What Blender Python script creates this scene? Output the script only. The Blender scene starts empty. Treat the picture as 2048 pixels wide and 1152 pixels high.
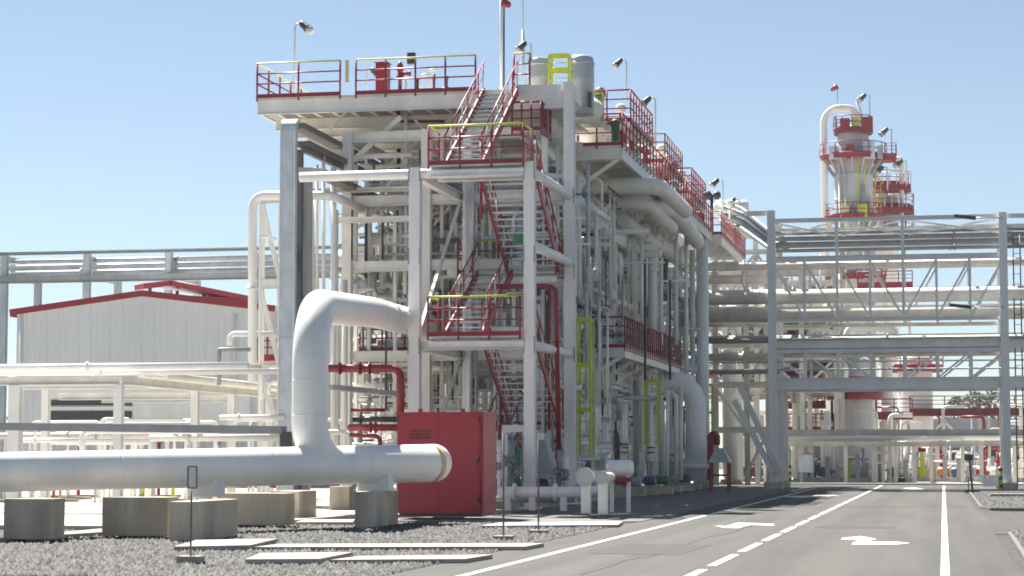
import bpy, math, random
import numpy as np
from mathutils import Vector
R = math.radians
S = bpy.context.scene
random.seed(7)
# ------------------------------------------------------------------ camera
F = 4200.0                      # focal length in pixels of the 2048 wide frame
PITCH = R(4.587); YAW = R(11.57); EYE = 1.75
cam = bpy.data.cameras.new('camera'); camo = bpy.data.objects.new('camera', cam)
S.collection.objects.link(camo)
cam.sensor_width = 36; cam.lens = 36 * F / 2048; cam.clip_start = .1; cam.clip_end = 6000
camo.location = (0, 0, EYE); camo.rotation_euler = (R(90) + PITCH, 0, YAW)
S.camera = camo
S.render.resolution_x = 1024; S.render.resolution_y = 576
# ------------------------------------------------------------------ sky, sun, exposure
SUN_DIR = Vector((-.46, .52, 1)).normalized()        # towards the sun
SUN_EL = math.asin(SUN_DIR.z); SUN_AZ = math.atan2(SUN_DIR.x, SUN_DIR.y)
w = bpy.data.worlds.new('World'); S.world = w; w.use_nodes = True
nt = w.node_tree; bg = nt.nodes['Background']
sky = nt.nodes.new('ShaderNodeTexSky'); sky.sky_type = 'NISHITA'; sky.sun_disc = False
sky.sun_elevation = SUN_EL; sky.sun_rotation = SUN_AZ
sky.air_density = 1.0; sky.dust_density = .3; sky.ozone_density = 2.5; sky.altitude = 1500
hs = nt.nodes.new('ShaderNodeHueSaturation'); hs.inputs['Saturation'].default_value = .84; hs.inputs['Hue'].default_value = .493
nt.links.new(sky.outputs[0], hs.inputs['Color']); nt.links.new(hs.outputs[0], bg.inputs[0]); bg.inputs[1].default_value = .041
sl = bpy.data.lights.new('sun', 'SUN'); sl.energy = 5.0; sl.angle = R(.5); sl.color = (1, .96, .89)
so = bpy.data.objects.new('sun', sl); S.collection.objects.link(so)
so.rotation_euler = SUN_DIR.to_track_quat('Z', 'Y').to_euler(); so.location = (-40, 40, 90)
S.view_settings.view_transform = 'Standard'; S.view_settings.look = 'None'
S.view_settings.gamma = 1; S.view_settings.exposure = 1.5
S.cycles.filter_width = 1.8; S.cycles.max_bounces = 6; S.cycles.diffuse_bounces = 4
# ------------------------------------------------------------------ pixel -> world
fw = Vector((-math.sin(YAW) * math.cos(PITCH), math.cos(YAW) * math.cos(PITCH), math.sin(PITCH)))
rt = Vector((math.cos(YAW), math.sin(YAW), 0)); up = rt.cross(fw)
def ray(px, py): return fw + rt * ((px - 1024) / F) + up * ((576 - py) / F)
CAM = Vector((0, 0, EYE))
def P(px, py, Y): d = ray(px, py); return CAM + d * (Y / d.y)
def G(px, py, z=0): d = ray(px, py); return CAM + d * ((z - EYE) / d.z)
def X_(px, Y): return P(px, 800, Y).x
def Z_(px, py, Y): return P(px, py, Y).z
# ------------------------------------------------------------------ materials
def new_mat(name):
    m = bpy.data.materials.new(name); m.use_nodes = True
    return m, m.node_tree, m.node_tree.nodes['Principled BSDF']
def paint(name, col, rough=.5, metal=0, var=.12, scale=1.5, dirt=(.35, .3, .22), dirt_amt=.25, bump=.0):
    m, t, b = new_mat(name); n = t.nodes; L = t.links
    geo = n.new('ShaderNodeNewGeometry')
    mp = n.new('ShaderNodeMapping'); mp.inputs['Scale'].default_value = (1, 1, .35); L.new(geo.outputs['Position'], mp.inputs[0])
    n1 = n.new('ShaderNodeTexNoise'); n1.inputs['Scale'].default_value = scale; n1.inputs['Detail'].default_value = 5
    L.new(mp.outputs[0], n1.inputs['Vector'])
    n2 = n.new('ShaderNodeTexNoise'); n2.inputs['Scale'].default_value = scale * 5; n2.inputs['Detail'].default_value = 6
    L.new(mp.outputs[0], n2.inputs['Vector'])
    r1 = n.new('ShaderNodeValToRGB'); r1.color_ramp.elements[0].position = .3; r1.color_ramp.elements[1].position = .7
    r1.color_ramp.elements[0].color = (*[c * (1 - var) for c in col], 1); r1.color_ramp.elements[1].color = (*[min(1, c * (1 + var * .5)) for c in col], 1)
    L.new(n1.outputs[0], r1.inputs[0])
    r2 = n.new('ShaderNodeValToRGB'); r2.color_ramp.elements[0].position = .52; r2.color_ramp.elements[1].position = .78
    r2.color_ramp.elements[0].color = (0, 0, 0, 1); r2.color_ramp.elements[1].color = (dirt_amt,) * 3 + (1,)
    L.new(n2.outputs[0], r2.inputs[0])
    mx = n.new('ShaderNodeMixRGB'); L.new(r2.outputs[0], mx.inputs[0]); L.new(r1.outputs[0], mx.inputs[1])
    mx.inputs[2].default_value = (*[c * .5 + d * .3 for c, d in zip(col, dirt)], 1)
    L.new(mx.outputs[0], b.inputs['Base Color'])
    b.inputs['Roughness'].default_value = rough; b.inputs['Metallic'].default_value = metal
    if bump:
        bp = n.new('ShaderNodeBump'); bp.inputs['Strength'].default_value = bump; bp.inputs['Distance'].default_value = .02
        L.new(n2.outputs[0], bp.inputs['Height']); L.new(bp.outputs[0], b.inputs['Normal'])
    return m
M = {}
M['white'] = paint('white_paint', (.85, .84, .81), .4, var=.07)
M['steel'] = paint('pale_steel_paint', (.82, .81, .79), .5, var=.1)
M['cream'] = paint('cream_paint', (.80, .775, .715), .5, var=.13)
M['cream2'] = paint('dull_cream_paint', (.66, .635, .58), .55, var=.22)
M['grey'] = paint('grey_steel', (.33, .34, .34), .5, .0, var=.2)
M['galv'] = paint('galvanised_steel', (.55, .60, .64), .42, .12, var=.2, scale=3)
M['pgalv'] = paint('grey_cladding', (.50, .53, .55), .4, .1, var=.2, scale=2)
M['shadegrey'] = paint('shade_dark_galvanised', (.17, .155, .135), .55, .1, var=.25)  # shade put into the grey for trays under the deck; also dark posts
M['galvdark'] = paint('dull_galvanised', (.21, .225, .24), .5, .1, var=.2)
M['maroon'] = paint('maroon_paint', (.13, .008, .02), .6)
M['dark'] = paint('dark_metal', (.04, .045, .05), .5)
M['red'] = paint('red_paint', (.26, .008, .02), .42, var=.2)
M['cabred'] = paint('cabinet_red', (.36, .009, .03), .42, var=.16, scale=.6, dirt_amt=.1)
M['yellow'] = paint('yellow_green_paint', (.50, .56, .03), .45)
M['cream_y'] = paint('pale_yellow_paint', (.62, .60, .28), .5)
M['green'] = paint('green_paint', (.02, .16, .07), .45)
M['blue'] = paint('blue_paint', (.03, .07, .2), .45)
M['orange'] = paint('orange_paint', (.6, .2, .03), .45)
M['conc'] = paint('block_concrete', (.50, .44, .34), .9, var=.4, scale=1.3, dirt_amt=.8, bump=.3)
M['slab'] = paint('pale_concrete', (.46, .43, .38), .9, var=.15, scale=.5, dirt_amt=.3, bump=.2)
M['apron'] = paint('shade_grey_paving', (.15, .145, .135), .9, var=.2, scale=.4, dirt_amt=.4)  # shadow beside the plant is put into this darker paving colour
M['dullred'] = paint('faded_red', (.26, .12, .12), .6)
M['kerb'] = paint('kerb_concrete', (.40, .345, .315), .9, var=.25, scale=1, dirt=(.4, .2, .15), dirt_amt=.5)
M['stain'] = paint('stained_weld', (.58, .48, .27), .6, var=.4, scale=6, dirt_amt=.6)
M['tree'] = paint('hazed_foliage', (.15, .165, .14), .9, var=.4)  # distance haze put into a paler foliage colour
M['bluewall'] = paint('blue_grey_cladding', (.28, .33, .40), .5)
M['skirt'] = paint('grey_vessel', (.52, .52, .50), .5)
def pipeline_paint():
    m = paint('weathered_white_paint', (.86, .845, .81), .42, var=.1, scale=.7, dirt_amt=.22); t = m.node_tree; n = t.nodes; L = t.links; b = n['Principled BSDF']
    geo = n.new('ShaderNodeNewGeometry'); mp = n.new('ShaderNodeMapping'); mp.inputs['Scale'].default_value = (3.2, .6, .25); L.new(geo.outputs['Position'], mp.inputs[0])
    nz = n.new('ShaderNodeTexNoise'); nz.inputs['Scale'].default_value = 2.5; nz.inputs['Detail'].default_value = 9; nz.inputs['Roughness'].default_value = .7; L.new(mp.outputs[0], nz.inputs['Vector'])
    r = n.new('ShaderNodeValToRGB'); r.color_ramp.elements[0].position = .58; r.color_ramp.elements[1].position = .8; r.color_ramp.elements[0].color = (0, 0, 0, 1); r.color_ramp.elements[1].color = (.5, .5, .5, 1); L.new(nz.outputs[0], r.inputs[0])
    mx = n.new('ShaderNodeMixRGB'); src = b.inputs['Base Color'].links[0].from_socket; L.new(src, mx.inputs[1]); L.new(r.outputs[0], mx.inputs[0]); mx.inputs[2].default_value = (.42, .36, .28, 1); L.new(mx.outputs[0], b.inputs['Base Color'])
    return m
M['pipewhite'] = pipeline_paint()
def lens_mat():
    m, t, b = new_mat('lamp_glass'); b.inputs['Base Color'].default_value = (.5, .48, .46, 1); b.inputs['Roughness'].default_value = .1
    return m
M['glass'] = lens_mat()
def cladding():
    m = paint('white_ribbed_cladding', (.62, .64, .66), .45, var=.05, scale=.3, dirt_amt=.12)
    t = m.node_tree; n = t.nodes; L = t.links; b = n['Principled BSDF']
    geo = n.new('ShaderNodeNewGeometry'); wv = n.new('ShaderNodeTexWave'); wv.bands_direction = 'X'; wv.inputs['Scale'].default_value = 1.2
    wv.inputs['Distortion'].default_value = 0
    L.new(geo.outputs['Position'], wv.inputs['Vector'])
    bp = n.new('ShaderNodeBump'); bp.inputs['Strength'].default_value = .5; bp.inputs['Distance'].default_value = .06
    L.new(wv.outputs[1], bp.inputs['Height']); L.new(bp.outputs[0], b.inputs['Normal'])
    return m
M['clad'] = cladding()
def ground_mat(name, c1, c2, scale, bump, big=.25):
    m, t, b = new_mat(name); n = t.nodes; L = t.links
    geo = n.new('ShaderNodeNewGeometry')
    v = n.new('ShaderNodeTexVoronoi'); v.inputs['Scale'].default_value = scale; L.new(geo.outputs['Position'], v.inputs['Vector'])
    sep = n.new('ShaderNodeSeparateColor'); L.new(v.outputs['Color'], sep.inputs[0])
    r = n.new('ShaderNodeValToRGB'); r.color_ramp.elements[0].color = (*c1, 1); r.color_ramp.elements[1].color = (*c2, 1)
    L.new(sep.outputs[0], r.inputs[0])
    nz = n.new('ShaderNodeTexNoise'); nz.inputs['Scale'].default_value = .25; nz.inputs['Detail'].default_value = 6; L.new(geo.outputs['Position'], nz.inputs['Vector'])
    r2 = n.new('ShaderNodeValToRGB'); r2.color_ramp.elements[0].position = .3; r2.color_ramp.elements[1].position = .7
    r2.color_ramp.elements[0].color = (1 - big,) * 3 + (1,); r2.color_ramp.elements[1].color = (1, 1, 1, 1)
    L.new(nz.outputs[0], r2.inputs[0])
    mx = n.new('ShaderNodeMixRGB'); mx.blend_type = 'MULTIPLY'; mx.inputs[0].default_value = 1
    L.new(r.outputs[0], mx.inputs[1]); L.new(r2.outputs[0], mx.inputs[2]); L.new(mx.outputs[0], b.inputs['Base Color'])
    b.inputs['Roughness'].default_value = .9
    bp = n.new('ShaderNodeBump'); bp.inputs['Strength'].default_value = bump; bp.inputs['Distance'].default_value = .03
    L.new(v.outputs['Distance'], bp.inputs['Height']); bp.invert = True; L.new(bp.outputs[0], b.inputs['Normal'])
    return m
M['gravel'] = ground_mat('gravel_bed', (.02, .02, .019), (.095, .093, .09), 14, 1)
def asphalt():
    m, t, b = new_mat('asphalt'); n = t.nodes; L = t.links
    geo = n.new('ShaderNodeNewGeometry')
    n1 = n.new('ShaderNodeTexNoise'); n1.inputs['Scale'].default_value = 30; n1.inputs['Detail'].default_value = 8; L.new(geo.outputs['Position'], n1.inputs['Vector'])
    mp = n.new('ShaderNodeMapping'); mp.inputs['Scale'].default_value = (1.2, .12, 1); L.new(geo.outputs['Position'], mp.inputs[0])
    n2 = n.new('ShaderNodeTexNoise'); n2.inputs['Scale'].default_value = .6; n2.inputs['Detail'].default_value = 7; n2.inputs['Roughness'].default_value = .65
    L.new(mp.outputs[0], n2.inputs['Vector'])
    r1 = n.new('ShaderNodeValToRGB'); r1.color_ramp.elements[0].position = .3; r1.color_ramp.elements[1].position = .7
    r1.color_ramp.elements[0].color = (.054, .051, .046, 1); r1.color_ramp.elements[1].color = (.074, .070, .063, 1); L.new(n1.outputs[0], r1.inputs[0])
    r2 = n.new('ShaderNodeValToRGB'); r2.color_ramp.elements[0].position = .3; r2.color_ramp.elements[1].position = .56
    r2.color_ramp.elements[0].color = (.6, .6, .61, 1); r2.color_ramp.elements[1].color = (1, 1, 1, 1); L.new(n2.outputs[0], r2.inputs[0])
    mx = n.new('ShaderNodeMixRGB'); mx.blend_type = 'MULTIPLY'; mx.inputs[0].default_value = 1
    L.new(r1.outputs[0], mx.inputs[1]); L.new(r2.outputs[0], mx.inputs[2]); L.new(mx.outputs[0], b.inputs['Base Color'])
    mp2 = n.new('ShaderNodeMapping'); mp2.inputs['Scale'].default_value = (1.1, .012, 1); L.new(geo.outputs['Position'], mp2.inputs[0])
    n3 = n.new('ShaderNodeTexNoise'); n3.inputs['Scale'].default_value = 1.0; n3.inputs['Detail'].default_value = 3; L.new(mp2.outputs[0], n3.inputs['Vector'])
    r3 = n.new('ShaderNodeValToRGB'); r3.color_ramp.elements[0].position = .38; r3.color_ramp.elements[1].position = .6; r3.color_ramp.elements[0].color = (.8, .8, .81, 1); r3.color_ramp.elements[1].color = (1.08, 1.06, 1.03, 1); L.new(n3.outputs[0], r3.inputs[0])
    mx2 = n.new('ShaderNodeMixRGB'); mx2.blend_type = 'MULTIPLY'; mx2.inputs[0].default_value = 1; L.new(mx.outputs[0], mx2.inputs[1]); L.new(r3.outputs[0], mx2.inputs[2]); L.new(mx2.outputs[0], b.inputs['Base Color'])
    b.inputs['Roughness'].default_value = .85
    bp = n.new('ShaderNodeBump'); bp.inputs['Strength'].default_value = .3; bp.inputs['Distance'].default_value = .01
    L.new(n1.outputs[0], bp.inputs['Height']); L.new(bp.outputs[0], b.inputs['Normal'])
    return m
M['asphalt'] = asphalt()
M['patch'] = paint('asphalt_patch', (.052, .05, .047), .9, var=.2, scale=2, dirt=(.1, .1, .1))
M['crack'] = paint('crack_filler', (.025, .025, .025), .8)
M['mark'] = paint('road_paint', (.74, .73, .69), .75, var=.2, scale=2.2, dirt=(.1, .1, .1), dirt_amt=.95)
# ------------------------------------------------------------------ mesh builder
def V(*a): return Vector(a[0]) if len(a) == 1 else Vector(a)
def fillet(pts, rads, seg=6):
    pts = [V(p) for p in pts]; out = [pts[0]]
    for i in range(1, len(pts) - 1):
        a, b, c = pts[i - 1], pts[i], pts[i + 1]; rad = rads[i - 1] if isinstance(rads, (list, tuple)) else rads
        u = (a - b); v = (c - b); lu, lv = u.length, v.length; u.normalize(); v.normalize()
        ang = u.angle(v)
        if ang > 3.1 or rad <= 0: out.append(b); continue
        t = min(rad / math.tan(ang / 2), lu * .49, lv * .49); r_ = t * math.tan(ang / 2)
        n = (u + v).normalized(); cen = b + n * (r_ / math.sin(ang / 2))
        p0 = b + u * t - cen; p1 = b + v * t - cen; om = p0.angle(p1)
        for k in range(seg + 1):
            s = k / seg
            out.append(cen + (p0 * math.sin((1 - s) * om) + p1 * math.sin(s * om)) / math.sin(om))
    out.append(pts[-1]); return out
class MB:
    def __init__(s): s.v = []; s.f = []; s.s = []
    def add(s, vs, fs, smooth=False):
        o = len(s.v); s.v += [tuple(v) for v in vs]; s.f += [tuple(i + o for i in f) for f in fs]; s.s += [smooth] * len(fs); return s
    def box(s, a, b):
        x0, y0, z0 = [min(p, q) for p, q in zip(a, b)]; x1, y1, z1 = [max(p, q) for p, q in zip(a, b)]
        return s.add([(x0, y0, z0), (x1, y0, z0), (x1, y1, z0), (x0, y1, z0), (x0, y0, z1), (x1, y0, z1), (x1, y1, z1), (x0, y1, z1)],
                     [(0, 3, 2, 1), (4, 5, 6, 7), (0, 1, 5, 4), (1, 2, 6, 5), (2, 3, 7, 6), (3, 0, 4, 7)])
    def frame_(s, a, b, upv=None):
        d = (b - a).normalized()
        u0 = V(upv) if upv is not None else (V(0, 0, 1) if abs(d.z) < .9 else V(0, 1, 0))
        x = d.cross(u0).normalized(); return d, x, x.cross(d).normalized()
    def prof(s, a, b, prof, upv=None):      # prof: (side, up) outline swept from a to b
        a, b = V(a), V(b); d, x, y = s.frame_(a, b, upv); n = len(prof)
        vs = [a + x * p + y * q for p, q in prof] + [b + x * p + y * q for p, q in prof]
        fs = [(i, (i + 1) % n, n + (i + 1) % n, n + i) for i in range(n)] + [tuple(range(n))[::-1], tuple(range(n, 2 * n))]
        return s.add(vs, fs)
    def bar(s, a, b, w, h, upv=None):
        w /= 2; h /= 2; return s.prof(a, b, [(-w, -h), (w, -h), (w, h), (-w, h)], upv)
    def ibeam(s, a, b, w, h, upv=None, t=None):
        t = t or min(w, h) * .11; w /= 2; h /= 2; k = t / 2
        return s.prof(a, b, [(-w, -h), (w, -h), (w, -h + t), (k, -h + t), (k, h - t), (w, h - t), (w, h), (-w, h), (-w, h - t), (-k, h - t), (-k, -h + t), (-w, -h + t)], upv)
    def tube(s, pts, r, n=10, bend=0, cap=True, seg=6):
        pts = fillet(pts, bend, seg) if bend else [V(p) for p in pts]
        rs = r if isinstance(r, (list, tuple)) else [r] * len(pts)
        if len(rs) != len(pts):
            L = [0]
            for i in range(1, len(pts)): L.append(L[-1] + (pts[i] - pts[i - 1]).length)
            rs = [rs[0] + (rs[-1] - rs[0]) * l / L[-1] for l in L]
        d0 = (pts[1] - pts[0]).normalized(); ref = V(0, 0, 1) if abs(d0.z) < .9 else V(1, 0, 0)
        x = d0.cross(ref).normalized(); vs = []
        for i, p in enumerate(pts):
            d = (pts[min(i + 1, len(pts) - 1)] - pts[max(i - 1, 0)]).normalized()
            x = (x - d * x.dot(d)).normalized(); y = d.cross(x)
            vs += [p + (x * math.cos(2 * math.pi * k / n) + y * math.sin(2 * math.pi * k / n)) * rs[i] for k in range(n)]
        fs = [(i * n + k, i * n + (k + 1) % n, (i + 1) * n + (k + 1) % n, (i + 1) * n + k) for i in range(len(pts) - 1) for k in range(n)]
        s.add(vs, fs, True)
        if cap:
            o = len(s.v) - len(vs); s.f += [tuple(o + k for k in range(n))[::-1], tuple(o + (len(pts) - 1) * n + k for k in range(n))]; s.s += [False, False]
        return s
    def ring(s, c, d, r, th, n=12):        # short disc: a flange
        c, d = V(c), V(d).normalized(); return s.tube([c - d * th / 2, c + d * th / 2], r, n)
    def torus(s, c, axis, R_, r, n=16, m=6):
        axis = V(axis).normalized(); ref = V(0, 0, 1) if abs(axis.z) < .9 else V(1, 0, 0); x = axis.cross(ref).normalized(); y = axis.cross(x)
        vs = []
        for i in range(n):
            a = 2 * math.pi * i / n; e = x * math.cos(a) + y * math.sin(a)
            vs += [V(c) + e * (R_ + r * math.cos(2 * math.pi * k / m)) + axis * (r * math.sin(2 * math.pi * k / m)) for k in range(m)]
        return s.add(vs, [(i * m + k, ((i + 1) % n) * m + k, ((i + 1) % n) * m + (k + 1) % m, i * m + (k + 1) % m) for i in range(n) for k in range(m)], True)
    def lathe(s, c, prof, n=24, axis=(0, 0, 1)):   # prof: (radius, height) along axis
        axis = V(axis).normalized(); pts = [V(c) + axis * h for _, h in prof]
        ref = V(0, 0, 1) if abs(axis.z) < .9 else V(1, 0, 0); x = axis.cross(ref).normalized(); y = axis.cross(x); vs = []
        for p, (r, _) in zip(pts, prof):
            vs += [p + (x * math.cos(2 * math.pi * k / n) + y * math.sin(2 * math.pi * k / n)) * r for k in range(n)]
        fs = [(i * n + k, i * n + (k + 1) % n, (i + 1) * n + (k + 1) % n, (i + 1) * n + k) for i in range(len(prof) - 1) for k in range(n)]
        s.add(vs, fs, True); o = len(s.v) - len(vs)
        s.f += [tuple(o + k for k in range(n))[::-1], tuple(o + (len(prof) - 1) * n + k for k in range(n))]; s.s += [False, False]; return s
    def prism(s, poly, z0, z1):
        n = len(poly); vs = [(p[0], p[1], z0) for p in poly] + [(p[0], p[1], z1) for p in poly]
        ar = sum(poly[i][0] * poly[(i + 1) % n][1] - poly[(i + 1) % n][0] * poly[i][1] for i in range(n))
        t = tuple(range(n, 2 * n)); b = tuple(range(n))[::-1]
        fs = [(i, (i + 1) % n, n + (i + 1) % n, n + i) for i in range(n)] + [t, b]
        if ar < 0: fs = [f[::-1] for f in fs]
        return s.add(vs, fs)
def root_loc(o):
    l = Vector((0, 0, 0))
    while o is not None: l += o.location; o = o.parent
    return l
def obj(name, mb, mat, parent=None, origin=None):
    me = bpy.data.meshes.new(name)
    if parent is not None: off = root_loc(parent)
    elif origin is not None: off = V(origin)
    else:
        a = np.array(mb.v); off = V((a[:, 0].min() + a[:, 0].max()) / 2, (a[:, 1].min() + a[:, 1].max()) / 2, a[:, 2].min())
    me.from_pydata([(x - off.x, y - off.y, z - off.z) for x, y, z in mb.v], [], mb.f)
    me.polygons.foreach_set('use_smooth', mb.s)
    me.materials.append(M[mat]); o = bpy.data.objects.new(name, me); S.collection.objects.link(o)
    if parent is not None: o.parent = parent
    else: o.location = off
    return o
def tag(o, label, cat, group=None):
    o['label'] = label; o['category'] = cat
    if group: o['group'] = group
    return o
def thing(name, label, cat, loc, group=None):
    o = bpy.data.objects.new(name, None); o.empty_display_size = .3; S.collection.objects.link(o); o.location = V(loc)
    return tag(o, label, cat, group)
def structure(name, mb, mat):
    o = obj(name, mb, mat, origin=(0, 0, 0)); o['kind'] = 'structure'; return o
def copy_tree(o, parent=None):
    c = o.copy(); S.collection.objects.link(c); c.parent = parent
    for ch in o.children: copy_tree(ch, c)
    return c
def B(): return MB()
def pipe(label, pts, r, mat='white', bend=None, group=None, flanges=(), name='pipe', n=10, fm=None, cat='pipe', valves=(), cap=True):
    o = obj(name, B().tube(pts, r, n, bend=(3 * (r if not isinstance(r, (list, tuple)) else r[0])) if bend is None else bend), mat)
    tag(o, label, cat, group); rr = r if not isinstance(r, (list, tuple)) else r[0]
    for i, t in flanges:
        a, b = V(pts[i]), V(pts[i + 1]); c = a.lerp(b, t)
        obj('flange', B().ring(c, b - a, rr * 1.55, max(.05, rr * .45)), fm or mat, o)
    for i, t in valves:
        a, b = V(pts[i]), V(pts[i + 1]); c = a.lerp(b, t); d = (b - a).normalized()
        side = V(0, 0, 1) if abs(d.z) < .7 else V(0, -1, 0)
        vb = obj('valve', B().lathe(c - d * rr * 2, [(rr * 1.5, 0), (rr * 1.5, rr * .5), (rr * .95, rr * .8), (rr * 1.3, rr * 2), (rr * .95, rr * 3.2), (rr * 1.5, rr * 3.5), (rr * 1.5, rr * 4)], 10, d).tube([c, c + side * rr * 4.2], rr * .4, 6), 'grey', o)
        obj('handwheel', B().torus(c + side * rr * 4.2, side, rr * 1.6, rr * .18, 14, 5).tube([c + side * rr * 4 - d * rr * 1.6, c + side * rr * 4 + d * rr * 1.6], rr * .12, 5), 'dark', vb)
    return o
def railing(parent, pts, h=1.15, step=1.25, top='yellow', mid='red', post='red', knees=2, toe=.14, pr=.036):
    """posts, rails and toe board along a polyline at deck level; a part of its platform"""
    pts = [V(p) for p in pts]; m = B()
    for a, b in zip(pts, pts[1:]):
        if toe: m.bar(a + V(0, 0, toe / 2), b + V(0, 0, toe / 2), .03, toe)
        for k in range(knees): m.tube([a + V(0, 0, toe + (h - toe) * (k + 1) / (knees + 1)), b + V(0, 0, toe + (h - toe) * (k + 1) / (knees + 1))], .028, 6)
    r = obj('railing', m, mid, parent)
    obj('top_rail', B().tube([p + V(0, 0, h) for p in pts], pr, 8), top, r)
    done = []
    for a, b in zip(pts, pts[1:]):
        n = max(1, round((b - a).length / step))
        for k in range(n + 1):
            p = a.lerp(b, k / n)
            if any((p - q).length < .2 for q in done): continue
            done.append(p); obj('post', B().tube([p + V(0, 0, -.12), p + V(0, 0, h)], pr, 6), post, r)
    return r
def stair(label, x0, x1, Ya, za, Yb, zb, group='red steel stair flights of the stair tower', rails=True):
    """runs along Y from (Ya, za) bottom to (Yb, zb) top between x0 and x1"""
    t = thing('stair_flight', label, 'stairs', ((x0 + x1) / 2, Ya, za), group)
    dv = V(0, Yb - Ya, zb - za); L = dv.length; nrm = dv.normalized()
    for x in (x0, x1):
        obj('stringer', B().bar((x, Ya, za), (x, Yb, zb), .06, .3), 'red', t)
    n = max(3, round((zb - za) / .2))
    for k in range(1, n):
        y = Ya + (Yb - Ya) * k / n; z = za + (zb - za) * k / n
        obj('tread', B().box((x0 + .03, y - .13, z - .035), (x1 - .03, y + .13, z)), 'galv', t)
    for x in (x0, x1):
        if not rails: continue
        hr = obj('handrail', B().tube([(x, Ya, za + 1.05), (x, Yb, zb + 1.05)], .03, 6).tube([(x, Ya, za + .6), (x, Yb, zb + .6)], .02, 6), 'red', t)
        for k in range(8):
            s = (k + .15) / 7.4
            p = V(x, Ya, za) + dv * s
            obj('baluster', B().tube([p, p + V(0, 0, 1.05)], .026, 6), 'galv' if k % 2 else 'red', hr)
    return t
def floodlight(label, base, h, lean=1, group='floodlight poles on the steel structure', scale=1.0, yaw=0):
    scale *= .82
    base = V(base); t = thing('floodlight', label, 'floodlight', base, group)
    top = base + V(0, 0, h); dx = V(math.cos(yaw), math.sin(yaw), 0) * lean
    obj('pole', B().tube([base, top, top + dx * .28 * scale], .04 * scale, 8, bend=.12), 'galv', t)
    c = top + dx * .28 * scale; d = (dx * .55 + V(0, 0, -1)).normalized(); d = (dx * .75 - V(0, 0, .66)).normalized()
    hd = obj('lamp_head', B().lathe(c - d * .1 * scale, [(.07 * scale, 0), (.13 * scale, .1 * scale), (.15 * scale, .34 * scale), (.2 * scale, .42 * scale)], 12, d), 'dark', t)
    obj('lens', B().lathe(c + d * .32 * scale, [(.185 * scale, 0), (.19 * scale, .12 * scale), (.13 * scale, .24 * scale)], 12, d), 'glass', hd)
    return t
# ================================================================== SETTING
structure('ground', B().add([(-1500, -200, 0), (1500, -200, 0), (1500, 3500, 0), (-1500, 3500, 0)], [(0, 1, 2, 3)]), 'gravel')
XL = -8.02
road_poly = [(XL, -30), (1.1, -30), (1.1, 48.6), (2.0, 49.4), (40, 49.4), (40, 69), (1.9, 69), (1.0, 70), (1.0, 110), (1.6, 111), (60, 111), (60, 131), (-90, 131), (-90, 118), (XL - .2, 118), (XL, 117)]
structure('road', B().prism(road_poly, -.05, .012), 'asphalt')
structure('concrete_yard', B().prism([(-120, 131.6), (140, 131.6), (140, 260), (-120, 260)], -.05, .10), 'slab')
structure('dark_cross_strip', B().box((-90, 131, -.05), (60, 131.6, .03)), 'dark')  # flat dark strip between the crossing road and the yard
# paved areas under the plant: a raised slab with a kerb edge
structure('plant_paving', B().prism([(-60, 57.2), (-15.2, 57.2), (-13.2, 62.0), (-13.2, 117.5), (-60, 117.5)], -.05, .13), 'slab')
structure('plant_apron', B().prism([(-15.2, 57.19), (-14.4, 55.2), (-9.2, 54.2), (XL + .1, 56.0), (XL + .1, 117.4), (-13.19, 117.4), (-13.19, 62.0)], -.05, .03), 'apron')  # darker paving painted where the plant's shadow should lie
structure('west_paving', B().prism([(-80, 46.6), (-18.2, 47.2), (-16.6, 50.4), (-16.4, 57.15), (-80, 57.15)], -.05, .11), 'slab')
mk = B()
def quad_mark(name, poly, z0=.012): structure(name, B().prism(poly, z0, z0 + .006), 'mark')
quad_mark('edge_line', [(-6.97, 20), (-6.83, 20), (-6.83, 62), (-6.97, 62)])
quad_mark('edge_line', [(-6.97, 64), (-6.83, 64), (-6.83, 117), (-6.97, 117)])
quad_mark('edge_line', [(-.065, 18), (.065, 18), (.065, 127), (-.065, 127)])
y = 28.6
dash = B()
while y < 127:
    dash.prism([(-3.72, y), (-3.57, y), (-3.57, y + 3.9), (-3.72, y + 3.9)], .012, .018); y += 5.05
structure('lane_dashes', dash, 'mark')
def px_mark(name, pts): quad_mark(name, [tuple(G(x, y, .012))[:2] for x, y in pts])
px_mark('arrow_marking', [(1820, 1086.5), (1790, 1089.5), (1703, 1089.5), (1706, 1085.5), (1714, 1083.5), (1712, 1080), (1682, 1079.5), (1684, 1076.5), (1722, 1072.8), (1753, 1078.5), (1742, 1081), (1737, 1083.8), (1790, 1083.6)])
px_mark('arrow_marking', [(1431, 1051.8), (1452, 1052.6), (1474, 1046), (1506, 1046.5), (1548, 1048.6), (1548, 1051.2), (1502, 1050), (1488, 1053), (1478, 1056.5), (1448, 1055.6)])
px_mark('arrow_marking', [(1805, 976.5), (1832, 975.8), (1850, 978.5), (1824, 979)])
px_mark('arrow_marking', [(1556, 993), (1640, 990.5), (1680, 991), (1600, 995.5)])  # plain pale quad across the lane, brighter than the asphalt
structure('asphalt_patch', B().prism([(-6.3, 37.5), (-4.6, 37.2), (-4.5, 41.5), (-6.2, 41.8)], .012, .0155), 'patch')
structure('asphalt_patch', B().prism([(-3.1, 52), (-1.2, 52), (-1.2, 53.4), (-3.1, 53.5)], .012, .0155), 'patch')
rc = random.Random(4)
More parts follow.
